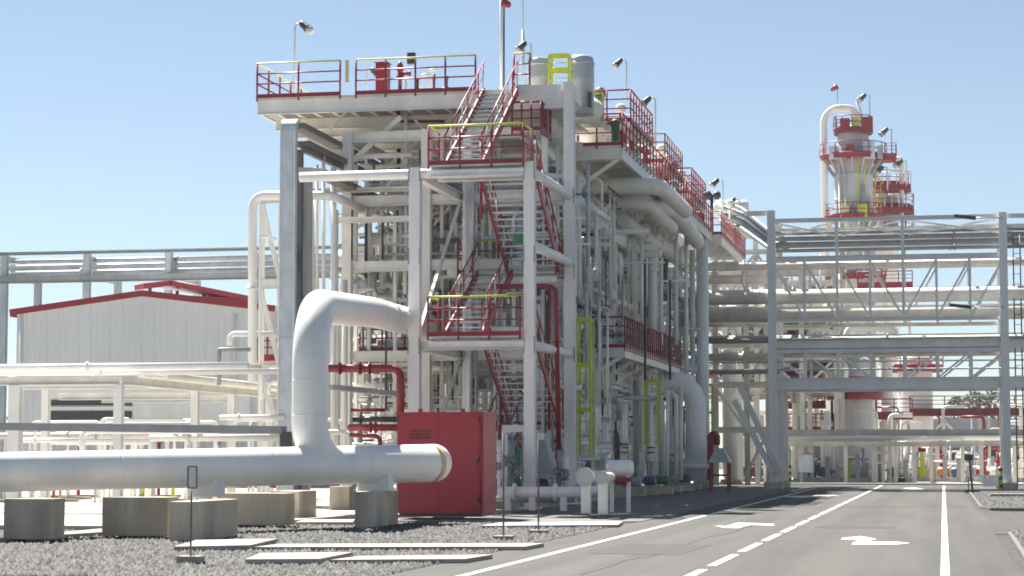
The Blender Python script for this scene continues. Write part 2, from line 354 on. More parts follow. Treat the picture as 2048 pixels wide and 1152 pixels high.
for x0, y0, x1, y1 in ((-5.2, 31, -4.6, 60), (-7.5, 72, .8, 75)):
    cr = B(); n_ = 14; pts = [(x0 + (x1 - x0) * k / n_ + rc.uniform(-.15, .15), y0 + (y1 - y0) * k / n_ + rc.uniform(-.3, .3)) for k in range(n_ + 1)]
    for (a, b), (c, d) in zip(pts, pts[1:]): L_ = math.hypot(c - a, d - b); nx, ny = -(d - b) / L_ * .005, (c - a) / L_ * .005; cr.prism([(a - nx, b - ny), (c - nx, d - ny), (c + nx, d + ny), (a + nx, b + ny)], .012, .0165)
    structure('road_crack', cr, 'crack')
# gravel islands on the right, kerbed
def island(label, poly):
    t = thing('kerbed_island', label, 'traffic island', (poly[0][0], poly[0][1], 0), 'gravel islands beside the road')
    obj('gravel_fill', B().prism(poly, .0, .07), 'gravel', t)
    k = B(); n = len(poly)
    for i in range(n): k.bar(V(*poly[i], .045), V(*poly[(i + 1) % n], .045), .09, .11)
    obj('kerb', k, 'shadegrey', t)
island('nearer dark-kerbed gravel island at the right edge of the road', [(1.28, 30), (1.4, 47.6), (2.1, 48.9), (20, 48.9), (20, 30)])
island('farther dark-kerbed gravel island under the right post of the pipe bridge', [(1.5, 69.6), (20, 69.6), (20, 109.5), (1.9, 109.5), (1.2, 108), (1.2, 72)])
tag(obj('kerb_stone', B().box((1.9, 90, .071), (12, 90.9, .2)), 'kerb'), 'long pale kerb stone lying across the far gravel island', 'kerb')
# kerb strips in the gravel
def strip(label, a, b, c, d, h=.11):
    tag(obj('kerb_slab', B().prism([tuple(G(*q))[:2] for q in (a, b, c, d)], -.02, h), 'kerb'), label, 'kerb', 'pale concrete kerb slabs lying in the gravel')
strip('slanting pale kerb slab with a reddish face just right of the nearest sign base', (348, 1105), (500, 1102), (556, 1088), (392, 1091))
strip('longest pale kerb slab reaching from the gravel to the road edge', (508, 1103), (1050, 1102), (1088, 1095), (560, 1096.5), .085)
strip('short dark-faced kerb slab closest to the camera', (490, 1132), (640, 1131), (706, 1117), (520, 1119))
strip('pale kerb slab with a pointed end, closest to the road corner', (660, 1130), (930, 1128), (985, 1119), (720, 1122), .085)
strip('low reddish kerb running along the gravel at the far left', (-60, 1091), (0, 1087), (275, 1068), (200, 1066), .1)
strip('bright kerb slab under the two thin sign posts in front of the red cabinet', (960, 1058), (1236, 1056), (1246, 1049), (1000, 1051), .08)
strip('small pale kerb slab between the concrete blocks and the red cabinet', (590, 1052), (705, 1052), (710, 1046), (610, 1046), .1)
# loose stones on top of the gravel (stuff)
def stones():
    rg = np.random.default_rng(5); N = 52000
    x = np.concatenate([rg.uniform(-24, XL - .05, N), rg.uniform(1.4, 5, 5000), rg.uniform(1.4, 5, 6000)]); y = np.concatenate([29 + 27 * rg.random(N) ** 1.3, rg.uniform(31, 48.6, 5000), rg.uniform(70, 100, 6000)])
    z0 = np.concatenate([np.zeros(N), np.full(11000, .07)])
    keep = ~((y > 46.5) & (x < -16.4) & (x < -18)) & ~((y > 54) & (x < XL)); x, y, z0 = x[keep], y[keep], z0[keep]; N = len(x)
    base = np.array([(1, 0, 0), (0, 1, 0), (-1, 0, 0), (0, -1, 0), (0, 0, 1), (.4, .4, .7)])[:5]
    vs = base[None] * (rg.uniform(.022, .062, N)[:, None, None]) * rg.uniform(.6, 1.3, (N, 5, 3))
    a = rg.uniform(0, 6.28, N); c, s = np.cos(a)[:, None], np.sin(a)[:, None]
    X = vs[..., 0] * c - vs[..., 1] * s + x[:, None]; Y = vs[..., 0] * s + vs[..., 1] * c + y[:, None]; Z = vs[..., 2] + z0[:, None] + .003
    co = np.stack([X, Y, Z], -1).reshape(-1, 3)
    f = np.array([(0, 1, 4), (1, 2, 4), (2, 3, 4), (3, 0, 4)]); fs = (f[None] + 5 * np.arange(N)[:, None, None]).reshape(-1)
    me = bpy.data.meshes.new('loose_stones'); me.vertices.add(len(co)); me.vertices.foreach_set('co', co.ravel())
    me.loops.add(len(fs)); me.loops.foreach_set('vertex_index', fs); nf = len(fs) // 3
    me.polygons.add(nf); me.polygons.foreach_set('loop_start', np.arange(nf) * 3); me.polygons.foreach_set('loop_total', np.full(nf, 3)); me.update(); me.validate()
    m, t, b = new_mat('loose_stone'); n = t.nodes; geo = n.new('ShaderNodeNewGeometry'); r = n.new('ShaderNodeValToRGB')
    r.color_ramp.elements[0].color = (.018, .018, .018, 1); r.color_ramp.elements[1].color = (.145, .142, .136, 1)
    t.links.new(geo.outputs['Random Per Island'], r.inputs[0]); t.links.new(r.outputs[0], b.inputs['Base Color']); b.inputs['Roughness'].default_value = .9
    me.materials.append(m); o = bpy.data.objects.new('loose_stones', me); S.collection.objects.link(o)
    o['kind'] = 'stuff'; tag(o, 'grey loose stones covering the gravel beds beside the road', 'gravel')
stones()
# ================================================================== FOREGROUND PIPELINE
A_ = P(400, 936, 45.8); E_ = P(866, 926, 53.0); dx = (E_ - A_)
L_ = A_ - dx * 1.35
t = thing('pipeline', 'thick white pipeline lying low across the foreground with a tall riser bent backwards', 'pipeline', (A_.x, A_.y, 0))
ra, rb = .441, .486; rl = ra - (rb - ra) * 1.35
d = dx.normalized(); prof = []
mbp = B().tube([L_, A_, A_.lerp(E_, .5), E_], [rl, ra, (ra + rb) / 2, rb], 40)
obj('pipe_body', mbp, 'pipewhite', t)
obj('end_cap', B().lathe(E_ - d * .06, [(rb + .004, 0), (rb + .004, .08), (rb * .99, .16), (rb * .93, .26), (rb * .8, .36), (rb * .6, .43), (rb * .3, .475), (.02, .485)], 40, d), 'pipewhite', t)
obj('weld_band', B().ring(E_ - d * .12, d, rb + .006, .16, 40), 'stain', t)
for k in (-.9, -.32, .25, .66): obj('weld_seam', B().ring(A_ + dx * k, d, ra + (rb - ra) * k + .003, .035, 40), 'pipewhite', t)
def on_axis(px):
    lo, hi = -1.4, 1.0
    for _ in range(40):
        s = (lo + hi) / 2; v = A_.lerp(E_, s) - CAM
        if 1024 + F * v.dot(rt) / v.dot(fw) < px: lo = s
        else: hi = s
    return A_.lerp(E_, lo)
j = on_axis(619)
j2 = A_.lerp(E_, .86); rr = .437
top_ = P(619, 612, j.y); top_.x = j.x + .0; far = P(867, 655, 73.0)
mid = P(742, 624, 59)
obj('riser', B().tube([j2, j, top_, mid, far], [rr, rr], 40, bend=[1.05, 1.6, 2], seg=14), 'pipewhite', t)
for z in (2.75, 3.6): obj('riser_seam', B().ring((j.x, j.y, z), (j.x - top_.x, j.y - top_.y, z), rr + .003, .03, 40), 'pipewhite', t)
# concrete support blocks (front face x from, to; front base y; top; length back)
def block(label, x0, x1, yb, yt, ln, z0=0., saddle=None):
    g0 = G(x0, yb, z0); Y = g0.y; xa = g0.x; xb = X_(x1, Y); zt = Z_(x0, yt, Y)
    mb = B().prism([(xa, Y), (xb, Y), (xb, Y + ln), (xa, Y + ln)], z0 - .03, zt)
    o = obj('concrete_block', mb, 'conc'); tag(o, label, 'concrete block', 'concrete support blocks')
    bv = o.modifiers.new('bevel', 'BEVEL'); bv.width = .02; bv.segments = 2
    return (xa + xb) / 2, Y, zt
xa, Ya, zt = block('nearest concrete block, under the pipeline behind the framed sign', 338, 386, 1085, 1003, 2.9)
axis_at_x = on_axis
def saddle(px, zt, w=.62, h=.5):
    c = axis_at_x(px); r = ra
    obj('saddle', B().box((c.x - w / 2, c.y - .25, zt), (c.x + w / 2, c.y + .25, c.z - r * .55)).box((c.x - w / 2 - .09, c.y - .3, zt), (c.x + w / 2 + .09, c.y + .3, zt + .025)), 'steel', t)
saddle(418, zt)
xb_, Yb_, ztb = block('concrete block under the capped end of the pipeline, left of the red cabinet', 709, 737, 1058, 984, 2.9)
saddle(752, ztb, .8)
block('leftmost concrete block in the picture', 6, 106, 1076, 997, .7, .1)
block('widest concrete block, second from the left behind the pipeline', 203, 338, 1069, 994, .7, .1)
block('long grey block behind the foot of the riser', 446, 572, 1048, 986, .8, .1)
block('smallest concrete block, deep behind the pipeline between the riser and the end cap', 658, 700, 1022, 973, .8, .1)
block('half hidden block farther back behind the long grey block', 540, 600, 1036, 982, 1.6, .1)
# ------------------------------------------------------------------ signs
s1 = G(381, 1128); Y = s1.y
t = thing('sign_post', 'nearest sign post with a small red framed plate standing on a concrete foot', 'sign', s1, 'small sign posts in the gravel')
obj('foot', B().prism([(s1.x - .19, Y - .15), (s1.x + .19, Y - .15), (s1.x + .19, Y + .15), (s1.x - .19, Y + .15)], -.02, .13), 'kerb', t)
obj('post', B().tube([(s1.x, Y, .1), (s1.x, Y, Z_(381, 978, Y))], .018, 8), 'shadegrey', t)
za, zb = Z_(381, 976, Y), Z_(381, 933, Y); xa, xb = X_(379, Y), X_(397, Y)
pl = obj('sign_plate', B().box((xa, Y - .03, za), (xb, Y - .022, zb)), 'steel', t)
fr = B()
for a, b in (((xa, za), (xb, za)), ((xb, za), (xb, zb)), ((xb, zb), (xa, zb)), ((xa, zb), (xa, za))): fr.bar((a[0], Y - .034, a[1]), (b[0], Y - .034, b[1]), .02, .02, (0, 1, 0))
obj('frame', fr, 'dullred', pl)
for px, pb, ptop, lab in ((1007, 1080, 852, 'taller thin post with a pale plate edge, right of the red cabinet'), (1077, 1068, 868, 'thin post with a dark foot, second one right of the red cabinet')):
    g = G(px, pb); Y = g.y; zt = Z_(px, ptop, Y)
    t = thing('sign_post', lab, 'sign', g, 'small sign posts in the gravel')
    obj('foot', B().prism([(g.x - .2, Y - .2), (g.x + .2, Y - .2), (g.x + .2, Y + .2), (g.x - .2, Y + .2)], -.02, .09), 'kerb', t)
    obj('post', B().tube([(g.x, Y, .06), (g.x, Y, zt)], .022, 8), 'shadegrey', t)
    obj('sign_plate', B().box((g.x - .02, Y - .05, zt - .13), (g.x + .45 * (1 if px < 1050 else .3), Y - .035, zt + .02)), 'cream2', t)
# ------------------------------------------------------------------ red cabinet
Yc = G(880, 1031.5, .13).y; xa, xb = X_(795, Yc), X_(965, Yc); zt = Z_(880, 824, Yc); z0 = .13
t = thing('equipment_cabinet', 'large dark red sheet metal cabinet behind the capped end of the pipeline', 'cabinet', ((xa + xb) / 2, Yc + .8, z0))
obj('cabinet_body', B().box((xa, Yc, z0 + .06), (xb, Yc + 1.8, zt - .06)), 'cabred', t)
obj('roof', B().box((xa - .04, Yc - .05, zt - .06), (xb + .04, Yc + 1.85, zt)), 'cabred', t)
obj('plinth', B().box((xa + .05, Yc + .05, z0 - .02), (xb - .05, Yc + 1.75, z0 + .06)), 'dark', t)
xm = X_(877, Yc)
for a, b in ((xa + .03, xm - .015), (xm + .015, X_(960, Yc))):
    dr = obj('door', B().box((a, Yc - .018, z0 + .1), (b, Yc - .003, zt - .09)), 'cabred', t)
    obj('handle', B().box((b - .09, Yc - .04, z0 + 1.3), (b - .06, Yc - .018, z0 + 1.55)), 'dark', dr)
for k in range(3): obj('vent_grille', B().box((xa + .35, Yc - .03, zt - .55 - .09 * k), (xa + .95, Yc - .018, zt - .5 - .09 * k)), 'maroon', t)
for a in (xa + .02, X_(960, Yc) - .02):
    for z in (.5, 1.6, 2.7): obj('hinge', B().tube([(a, Yc - .03, z), (a, Yc - .03, z + .16)], .02, 8), 'dark', t)
for s in (.25, .75): obj('lifting_lug', B().box((xa + (xb - xa) * s - .06, Yc + .2, zt), (xa + (xb - xa) * s + .06, Yc + .23, zt + .1)), 'cabred', t)
obj('conduit', B().tube([(X_(963, Yc), Yc - .04, .4), (X_(963, Yc), Yc - .04, zt - .2)], .022, 6), 'cabred', t)
obj('side_panel', B().box((xb, Yc + .06, z0 + .1), (xb + .012, Yc + 1.74, zt - .1)), 'cabred', t)
# red pipes going into the cabinet
pipe('thick red fire main bending down into the top of the red cabinet', [P(640, 737, 63.5), P(801, 737, 63.5), P(801, 838, 63.2)], .125, 'red', .3, 'red fire water pipes', [(0, .25), (0, .62), (0, .5)])
pipe('short red pipe entering the red cabinet from its left side', [P(700, 855, 63), P(735, 855, 62.6), P(800, 855, 62.6)], .11, 'red', .2, 'red fire water pipes', [(1, .1), (1, .25)])
pipe('thin red pipe low behind the riser', [P(700, 870, 64.5), P(760, 872, 64.5), P(760, 905, 64.5)], .07, 'red', .2, 'red fire water pipes')
pipe('red pipe ring main under the lower landing', [P(702, 820, 68), P(770, 820, 68)], .06, 'red', 0, 'red fire water pipes')
# ================================================================== STAIR TOWER
TY = 64.5; TB = 71.0
cxa = P(830, 700, TY).x; cxb = P(1060, 700, TY).x; xdr = P(1140, 700, TB).x
t = thing('stair_tower', 'pale steel stair tower standing at the front corner of the plant', 'tower', ((cxa + cxb) / 2, TY, .13))
zc1 = Z_(830, 336, TY); zc2 = Z_(1060, 324, TY); ztop = Z_(1140, 165, TB)
H1, H2, H3 = Z_(950, 345, TY), Z_(950, 546, TB), Z_(950, 690, TY)
for x, y, z1, wd in ((cxa, TY, zc1, .36), (cxb, TY, zc2, .34), (xdr, TB, ztop, .36), (P(935, 600, TB).x, TB, 13.2, .3)):
    c = obj('column', B().ibeam((x, y, .13), (x, y, z1), wd, wd, (0, 1, 0)), 'steel', t)
    for z in (H1, H2, H3):
        for s in (-1, 1): obj('splice_plate', B().box((x + s * wd * .5 - .02, y - wd * .5 - .015, z - .28), (x + s * wd * .5 + .02, y - wd * .5 - .002, z + .25)), 'grey', c)
    obj('base_plate', B().box((x - .32, y - .32, .13), (x + .32, y + .32, .18)), 'steel', c)
beams = [((P(600, 345, TY).x, TY, H1), (cxb, TY, H1)), ((cxa, TY, H3), (cxb, TY, H3)),
         ((cxb, TY, H1), (xdr, TB, H1)), ((cxb, TY, H2 + .3), (xdr, TB, H2 + .3)), ((cxb, TY, H3), (xdr, TB, H3)),
         ((cxa, TY, H1), (cxa, TB, H1)), ((cxa, TY, H3), (cxa, TB, H3)), ((cxa - .5, TB, H2), (xdr, TB, H2)), ((cxa - .5, TB, H3), (xdr, TB, H3)), ((cxa - .5, TB, H1), (xdr, TB, H1))]
for i, (a, b) in enumerate(beams):
    if i in (0, 2, 3, 4): obj('beam', B().tube([a, b], .16, 12), 'steel', t)
    else: obj('beam', B().ibeam(a, b, .26, .3), 'cream', t)
for a, b in (((cxa, TY, .3), (cxa, TB, H3)), ((cxa, TY, H3), (cxa, TB, H1)), ((cxb, TB, .3), (xdr, TB, H3))): obj('brace', B().bar(a, b, .1, .1), 'cream2', t)
# landings
lx0, lx1 = X_(860, TY), X_(1050, TY)
def landing(label, z, ya, yb, x0, x1, rails, near=True):
    t = thing('stair_landing', label, 'landing', ((x0 + x1) / 2, ya, z), 'landings of the stair tower')
    obj('deck', B().box((x0, ya, z - .05), (x1, yb, z)), 'galv', t)
    obj('deck_support', B().ibeam((x0, ya + .12, z - .26), (x1, ya + .12, z - .26), .2, .2).ibeam((x0, yb - .1, z - .26), (x1, yb - .1, z - .26), .2, .2), 'steel', t)
    for r in rails: railing(t, r, 1.25, 1.0)
    return t
z1 = Z_(950, 328, TY - .3); z3 = Z_(950, 672, TY - .3); z2 = Z_(1000, 545, TB - 1)
yn = TY - .3
landing('upper near landing of the stair tower with a yellow top rail', z1, yn, yn + 1.4, lx0, lx1, [[(lx0, yn + 1.4, z1), (lx0, yn, z1), (lx1, yn, z1), (lx1, yn + 1.4, z1)]])
landing('lower near landing of the stair tower, just above the red cabinet', z3, yn, yn + 1.4, lx0, lx1, [[(lx0, yn + 1.4, z3), (lx0, yn, z3), (lx1 - .1, yn, z3), (lx1 - .1, yn + 1.4, z3)]])
fx0, fx1 = X_(915, TB - 1), X_(1112, TB - 1)
yl = TB - 1
landing('middle landing at the back of the stair tower', z2, yl, yl + 1.3, fx0, fx1, [[(fx0, yl, z2), (fx0, yl + 1.3, z2), (fx1, yl + 1.3, z2), (fx1, yl, z2)]])
z4 = Z_(1040, 850, TB - 1)
landing('lowest landing of the stair tower near the ground', z4, yl, yl + 1.3, X_(985, yl), fx1, [[(X_(985, yl), yl + 1.3, z4), (fx1, yl + 1.3, z4), (fx1, yl, z4)]])
sx0, sx1 = X_(892, yn + 1.2), X_(966, yn + 1.2)
TDZ = Z_(700, 190, TB)      # top deck height
stair('top stair flight rising from the upper landing to the roof deck', sx0, sx1, yn + .9, z1, TB + .1, TDZ)
stair('stair flight rising from the lower near landing to the middle landing', sx0, sx1, yn + .9, z3, TB - .9, z2)
qx0, qx1 = X_(957, yn + 1.2), X_(1062, yn + 1.2) + .1
stair('stair flight seen from below, dropping from the upper near landing to the middle landing', qx0, qx1, TB - .9, z2, yn + 1.3, z1, rails=True)
stair('lowest stair flight, dropping from the lower near landing towards the ground', qx0 + .1, qx1, TB - .9, z4, yn + 1.3, z3)
stair('short stair flight down to the paving beside the red cabinet', qx0 - .3, qx0 + .6, yn - .2, .13, TB - 1.4, z4)
# green exit sign plate on the stair
c = P(1037, 478, 67); tag(obj('safety_sign', B().box((c.x - .2, c.y, c.z - .17), (c.x + .2, c.y + .02, c.z + .17)), 'green'), 'small green safety sign fixed to the stair flight', 'sign')
# red fire main on the right side of the tower
pipe('tall red fire main running down beside the corner column of the stair tower', [P(985, 573, 68), P(1112, 573, 68), P(1118, 945, 68)], .085, 'red', .25, 'red fire water pipes', [(1, .3), (1, .75)])
pipe('thin dark red riser left of the corner column', [P(1098, 575, 69), P(1098, 860, 69)], .05, 'red', 0, 'red fire water pipes')
for i, (x, r, m) in enumerate(((1086, .06, 'cream'), (1091, .035, 'green'), (1105, .045, 'grey'))):
    pipe(['cream vertical pipe between the two right tower columns', 'thin green vertical pipe between the two right tower columns', 'thin grey vertical pipe between the two right tower columns'][i], [P(x, 580, 69.5), P(x, 930, 69.5)], r, m, 0, 'vertical pipes of the stair tower')
for i, (x, r, m, y0, y1) in enumerate(((930, .09, 'steel', 355, 690), (945, .06, 'galv', 355, 500), (938, .08, 'steel', 690, 850), (952, .05, 'grey', 690, 860), (990, .05, 'galv', 690, 860))):
    pipe(['thick pale pipe rising left of the stair flights above the lower landing', 'galvanised pipe rising beside the upper stair flight', 'pale pipe rising under the lower landing', 'thin grey pipe under the lower landing', 'thin galvanised pipe beside the lowest stair flight'][i], [P(x, y0, 70.5), P(x, y1, 70.5)], r, m, 0, 'vertical pipes of the stair tower')
# red slanted braces and bars seen by the stairs
pipe('short red hanging pipe under the upper landing', [P(962, 358, 67), P(962, 438, 67)], .05, 'red', 0, 'red fire water pipes')
# ================================================================== MAIN STRUCTURE
XR = -14.2; XM = -17.6; XW = P(695, 400, TB).x; XE = P(514, 200, TB).x
ROWS = [71.05, 78.0, 86, 95, 104.5, 115, 126]
t = thing('process_structure', 'long cream steel structure full of pipes with a wide roof deck', 'process structure', ((XR + XW) / 2, TB, .13))
LV = [H3, H2 + .3, H1, 13.0]
for y in ROWS:
    for x in ((XW, XM, XR) if y != ROWS[0] else (XW, XM)):
        c = obj('column', B().ibeam((x, y, .13), (x, y, 13.2), .34, .34, (0, 1, 0)), 'cream', t)
        obj('base_plate', B().box((x - .3, y - .3, .13), (x + .3, y + .3, .5)), 'conc', c)
    for z in LV:
        obj('beam', B().ibeam((XW, y, z), (XR, y, z), .22, .36), 'cream', t)
for x in (XW, XM, XR):
    for z in LV:
        obj('beam', B().ibeam((x, ROWS[0] + .2, z), (x, ROWS[-1], z), .22, .34), 'cream', t)
for z0, z1_ in zip([.3] + LV, LV):
    for k in range(6):
        y0, y1 = ROWS[k] + .2, ROWS[k + 1] - .2
        if (k + int(z0)) % 2: y0, y1 = y1, y0
        obj('brace', B().bar((XR, y0, z0 + .2), (XR, y1, z1_ - .2), .12, .12), 'cream', t)
for (x0, za, x1, zb) in ((XW, H3, XM, H1), (XM, .3, XR, H3), (XW, .3, XM, H3)):
    obj('brace', B().bar((x0, ROWS[1], za), (x1, ROWS[1], zb), .14, .14), 'cream', t)
pipe('red pipe looping under the roof deck left of the top stair flight', [P(797, 205, 72.6), P(797, 243, 72.6), P(890, 243, 72.6)], .06, 'red', .15, 'red fire water pipes')
pipe('white pipe loop hanging under the roof deck beside the red one', [P(812, 205, 72.4), P(812, 272, 72.4), P(786, 272, 72.4), P(786, 272, 74.5)], .075, 'white', .2, 'small pipes under the roof deck')
for i, (px, y0, y1, Y) in enumerate(((840, 300, 345, 71.5), (765, 440, 520, 71.4), (686, 470, 560, 71.2), (704, 395, 520, 71.2), (755, 520, 560, 71.2), (865, 440, 520, 71.6), (900, 560, 640, 71.6), (772, 640, 820, 66), (905, 700, 800, 71.4), (726, 610, 700, 71.4))):
    pipe('%s dark conduit on the front face of the structure, from the left' % 'fifth fourth first second third sixth eighth ninth tenth seventh'.split()[i] if False else 'thin dark conduit on the front face of the structure', [P(px, y0, Y), P(px, y1, Y)], .035, 'dark', 0, 'dark conduits on the front face')
# extra horizontal members of the front face
for px0, px1, py, Y, h, m in ((700, 1140, 412, 72, .34, 'cream'), (660, 835, 441, 70.6, .2, 'white'), (680, 1060, 575, 73, .3, 'cream'), (690, 1000, 700, 72, .3, 'cream2'), (690, 830, 500, 74, .3, 'cream'),
                              (600, 830, 383, 70, .16, 'cream2'), (840, 1060, 430, 74, .25, 'cream2'), (850, 960, 620, 75, .3, 'cream'), (870, 1060, 760, 74, .26, 'cream2')):
    a, b = P(px0, py, Y), P(px1, py, Y); b.z = a.z
    obj('beam', B().ibeam(a, b, .2, h), m, t)
for (x0, x1, y0, y1, z) in ((XW, XM + 1.4, 71.5, 86, H3), (XM, XR, 78, 95, H3), (XW, XM, 95, 126, H3), (XM + .4, XR, 104.5, 126, H3), (XW, XM, 78, 104, H1), (XM, XR, 86, 126, H1), (XW, XM - .6, 104.5, 126, H1)):
    obj('floor_grating', B().box((x0 + .12, y0 + .12, z + .185), (x1 - .12, y1 - .12, z + .22)), 'grey', t)
# air cooler boxes roofing the structure behind the deck
for k, (y0, y1) in enumerate(((82.4, 91), (91.6, 101.5), (102.1, 113), (113.6, 126))):
    ac = thing('air_cooler', ['nearest', 'second', 'third', 'farthest'][k] + ' flat air cooler box roofing the structure behind the roof deck', 'air cooler', ((XW + XR) / 2, y0, 13.25), 'air coolers on the structure')
    obj('plenum', B().box((XW, y0, 13.25), (XR - .2, y1, 14.1)), 'cream2', ac)
    for q in range(3): obj('fan_ring', B().lathe((XM - .4 + 1.9 * (q - 1), (y0 + y1) / 2, 14.1), [(.85, 0), (.8, .3), (.78, .3), (.78, .02)], 20), 'galv', ac)
    obj('header_box', B().box((XR - .19, y0 + .3, 13.4), (XR + .15, y1 - .3, 13.95)), 'cream', ac)
for x0, y0, x1, y1, Y in ((1150, 478, 1222, 408, 82), (1238, 478, 1290, 425, 90), (1196, 560, 1150, 500, 83), (1300, 520, 1335, 470, 97)): obj('brace', B().bar(P(x0, y0, Y), P(x1, y1, Y), .13, .13), 'cream', t)
for k, (px, y0, y1) in enumerate(((712, 330, 900), (738, 412, 700), (764, 330, 575), (790, 440, 900), (812, 250, 575), (858, 360, 690), (884, 250, 900), (912, 430, 760), (1000, 560, 900), (1028, 575, 760))):
    obj('secondary_post', B().ibeam(P(px, y0, 71.6 + .25 * (k % 3)), P(px, y1, 71.6 + .25 * (k % 3)), .12, .12, (0, 1, 0)), 'steel' if k % 2 else 'cream', t)
for k, (px0, px1, py) in enumerate(((700, 835, 358), (700, 835, 470), (690, 840, 540), (700, 930, 602), (850, 1050, 390), (850, 960, 470), (690, 960, 730), (690, 835, 800), (840, 1000, 812), (850, 1040, 545))):
    a, b = P(px0, py, 72.1 + .2 * (k % 3)), P(px1, py, 72.1 + .2 * (k % 3)); b.z = a.z; obj('secondary_beam', B().bar(a, b, .1, .13), 'cream' if k % 2 else 'steel', t)
for k, (x0, y0, x1, y1) in enumerate(((700, 470, 760, 412), (770, 540, 830, 470), (850, 470, 920, 392), (700, 690, 760, 602), (850, 760, 910, 700), (700, 330, 770, 250), (900, 320, 830, 240), (620, 300, 700, 215))):
    obj('secondary_brace', B().bar(P(x0, y0, 71.9), P(x1, y1, 71.9), .09, .09), 'cream', t)
# roof deck as its own platform
xr = P(955, 200, TB).x; DY = 81.5
dk = thing('roof_deck', 'wide roof deck on top of the structure with red and yellow railings', 'platform', ((XE + XR) / 2, TB, TDZ))
zf = TDZ
obj('deck_plate', B().box((XE, TB, zf - .06), (XR + .7, DY, zf)), 'cream2', dk)
obj('fascia_beam', B().ibeam((XE, TB + .08, zf - .33), (XR + .7, TB + .08, zf - .33), .16, .52).ibeam((XE + .08, TB + .2, zf - .33), (XE + .08, DY, zf - .33), .16, .52), 'cream', dk)
for k in range(14):
    x = XE + .6 + k * (XR - XE) / 14
    obj('joist', B().ibeam((x, TB + .2, zf - .3), (x, DY, zf - .3), .14, .44), 'cream', dk)
for k in range(5):
    y = TB + 1.6 + k * 1.9
    obj('girder', B().ibeam((XE + .2, y, zf - .74), (XR + .6, y, zf - .74), .2, .4), 'cream', dk)
for y in (TB + .3, TB + 4, TB + 8):
    for x in (XE + .3,): obj('bracket', B().bar((x, y, zf - .5), (XW, y, zf - 2.2), .16, .2), 'cream', dk)
    obj('bracket', B().bar((XM - 1, y, zf - .8), (XW, y, zf - 2.4), .14, .16), 'cream', dk)
gp0, gp1 = X_(676, TB), X_(708, TB)
railing(dk, [(XE, DY, zf), (XE, TB, zf), (gp0, TB, zf)], 1.25, 1.25, top='cream_y')
railing(dk, [(gp1, TB, zf), (X_(950, TB), TB, zf)], 1.25, 1.1, top='cream_y')
railing(dk, [(X_(1028, TB), TB, zf), (X_(1060, TB), TB, zf)], 1.25, .6, top='cream_y')
railing(dk, [(XE, DY, zf), (XE + 5.2, DY, zf)], 1.25, 1.25, top='red')
g = B(); xx = X_(690, TB)
g.bar((xx, TB, zf + .45), (xx, TB, zf + 1.25), .12, .05)
obj('gate', g, 'cream_y', dk)
# white raised box right of the stair top
a, b = P(1028, 172, TB), P(1146, 198, TB)
obj('edge_box', B().box((a.x, TB - .05, b.z), (b.x, TB + 1.6, a.z)).box((a.x, TB - .01, b.z - .3), (b.x, TB + .2, b.z - .003)), 'steel', dk)
def top(px, py=190, Y=73): p = P(px, py, Y); p.z = zf; return p
sd = thing('side_platform', 'small red railed platform between the top stair flight and the corner column', 'platform', P(1045, 265, TB - .6))
a, b = P(1024, 262, TB - .6), P(1082, 262, TB - .6)
obj('deck', B().box((a.x, TB - .6, a.z - .06), (b.x, TB + 1.2, a.z)), 'galv', sd); railing(sd, [(a.x, TB - .6, a.z), (b.x, TB - .6, a.z), (b.x, TB + 1.2, a.z)], 1.0, .35, top='red')
tag(obj('support_post', B().ibeam(P(1090, 212, TB + .6), P(1090, 345, TB + .6), .2, .2, (0, 1, 0)), 'steel'), 'pale post between the top stair flight and the corner column', 'post')
# things on the roof deck
def red_box(label, px0, px1, py0, Y, mat='red', name='roof_cabinet', cat='cabinet', zb=None):
    a, b = P(px0, py0, Y), P(px1, py0, Y); zb = zf if zb is None else zb; dpt = .5
    o = obj(name, B().box((a.x, Y, zb), (b.x, Y + dpt, a.z)), mat); tag(o, label, cat)
    bv = o.modifiers.new('bevel', 'BEVEL'); bv.width = .02
    obj('door', B().box((a.x + .04, Y - .015, zb + .08), (b.x - .04, Y - .002, a.z - .06)), mat, o)
    obj('roof_plate', B().box((a.x - .04, Y - .05, a.z), (b.x + .04, Y + dpt + .05, a.z + .03)), mat, o)
    return o
red_box('tall red cabinet standing on the roof deck', 751, 774, 126, 72.2)
a = top(800, Y=72.4)
m = B().lathe(a, [(.16, 0), (.16, .06), (.07, .1), (.07, .75), (.15, .8), (.15, .86), (.09, .9), (.09, 1.05), (.14, 1.1), (.1, 1.3), (.03, 1.42)], 12).tube([a + V(0, 0, .95), a + V(.35, 0, .95)], .06, 8).ring(a + V(.36, 0, .95), (1, 0, 0), .1, .06)
tag(obj('fire_hydrant', m, 'red'), 'red fire monitor standing upright on the roof deck rail', 'hydrant')
c = P(823, 117, 71.6); o = obj('junction_box', B().box((c.x - .14, 71.5, c.z - .2), (c.x + .14, 71.7, c.z + .2)), 'dark'); tag(o, 'dark junction box hung on the roof deck railing', 'junction box')
obj('cover', B().box((c.x - .12, 71.48, c.z - .18), (c.x + .12, 71.5, c.z + .18)), 'dark', o)
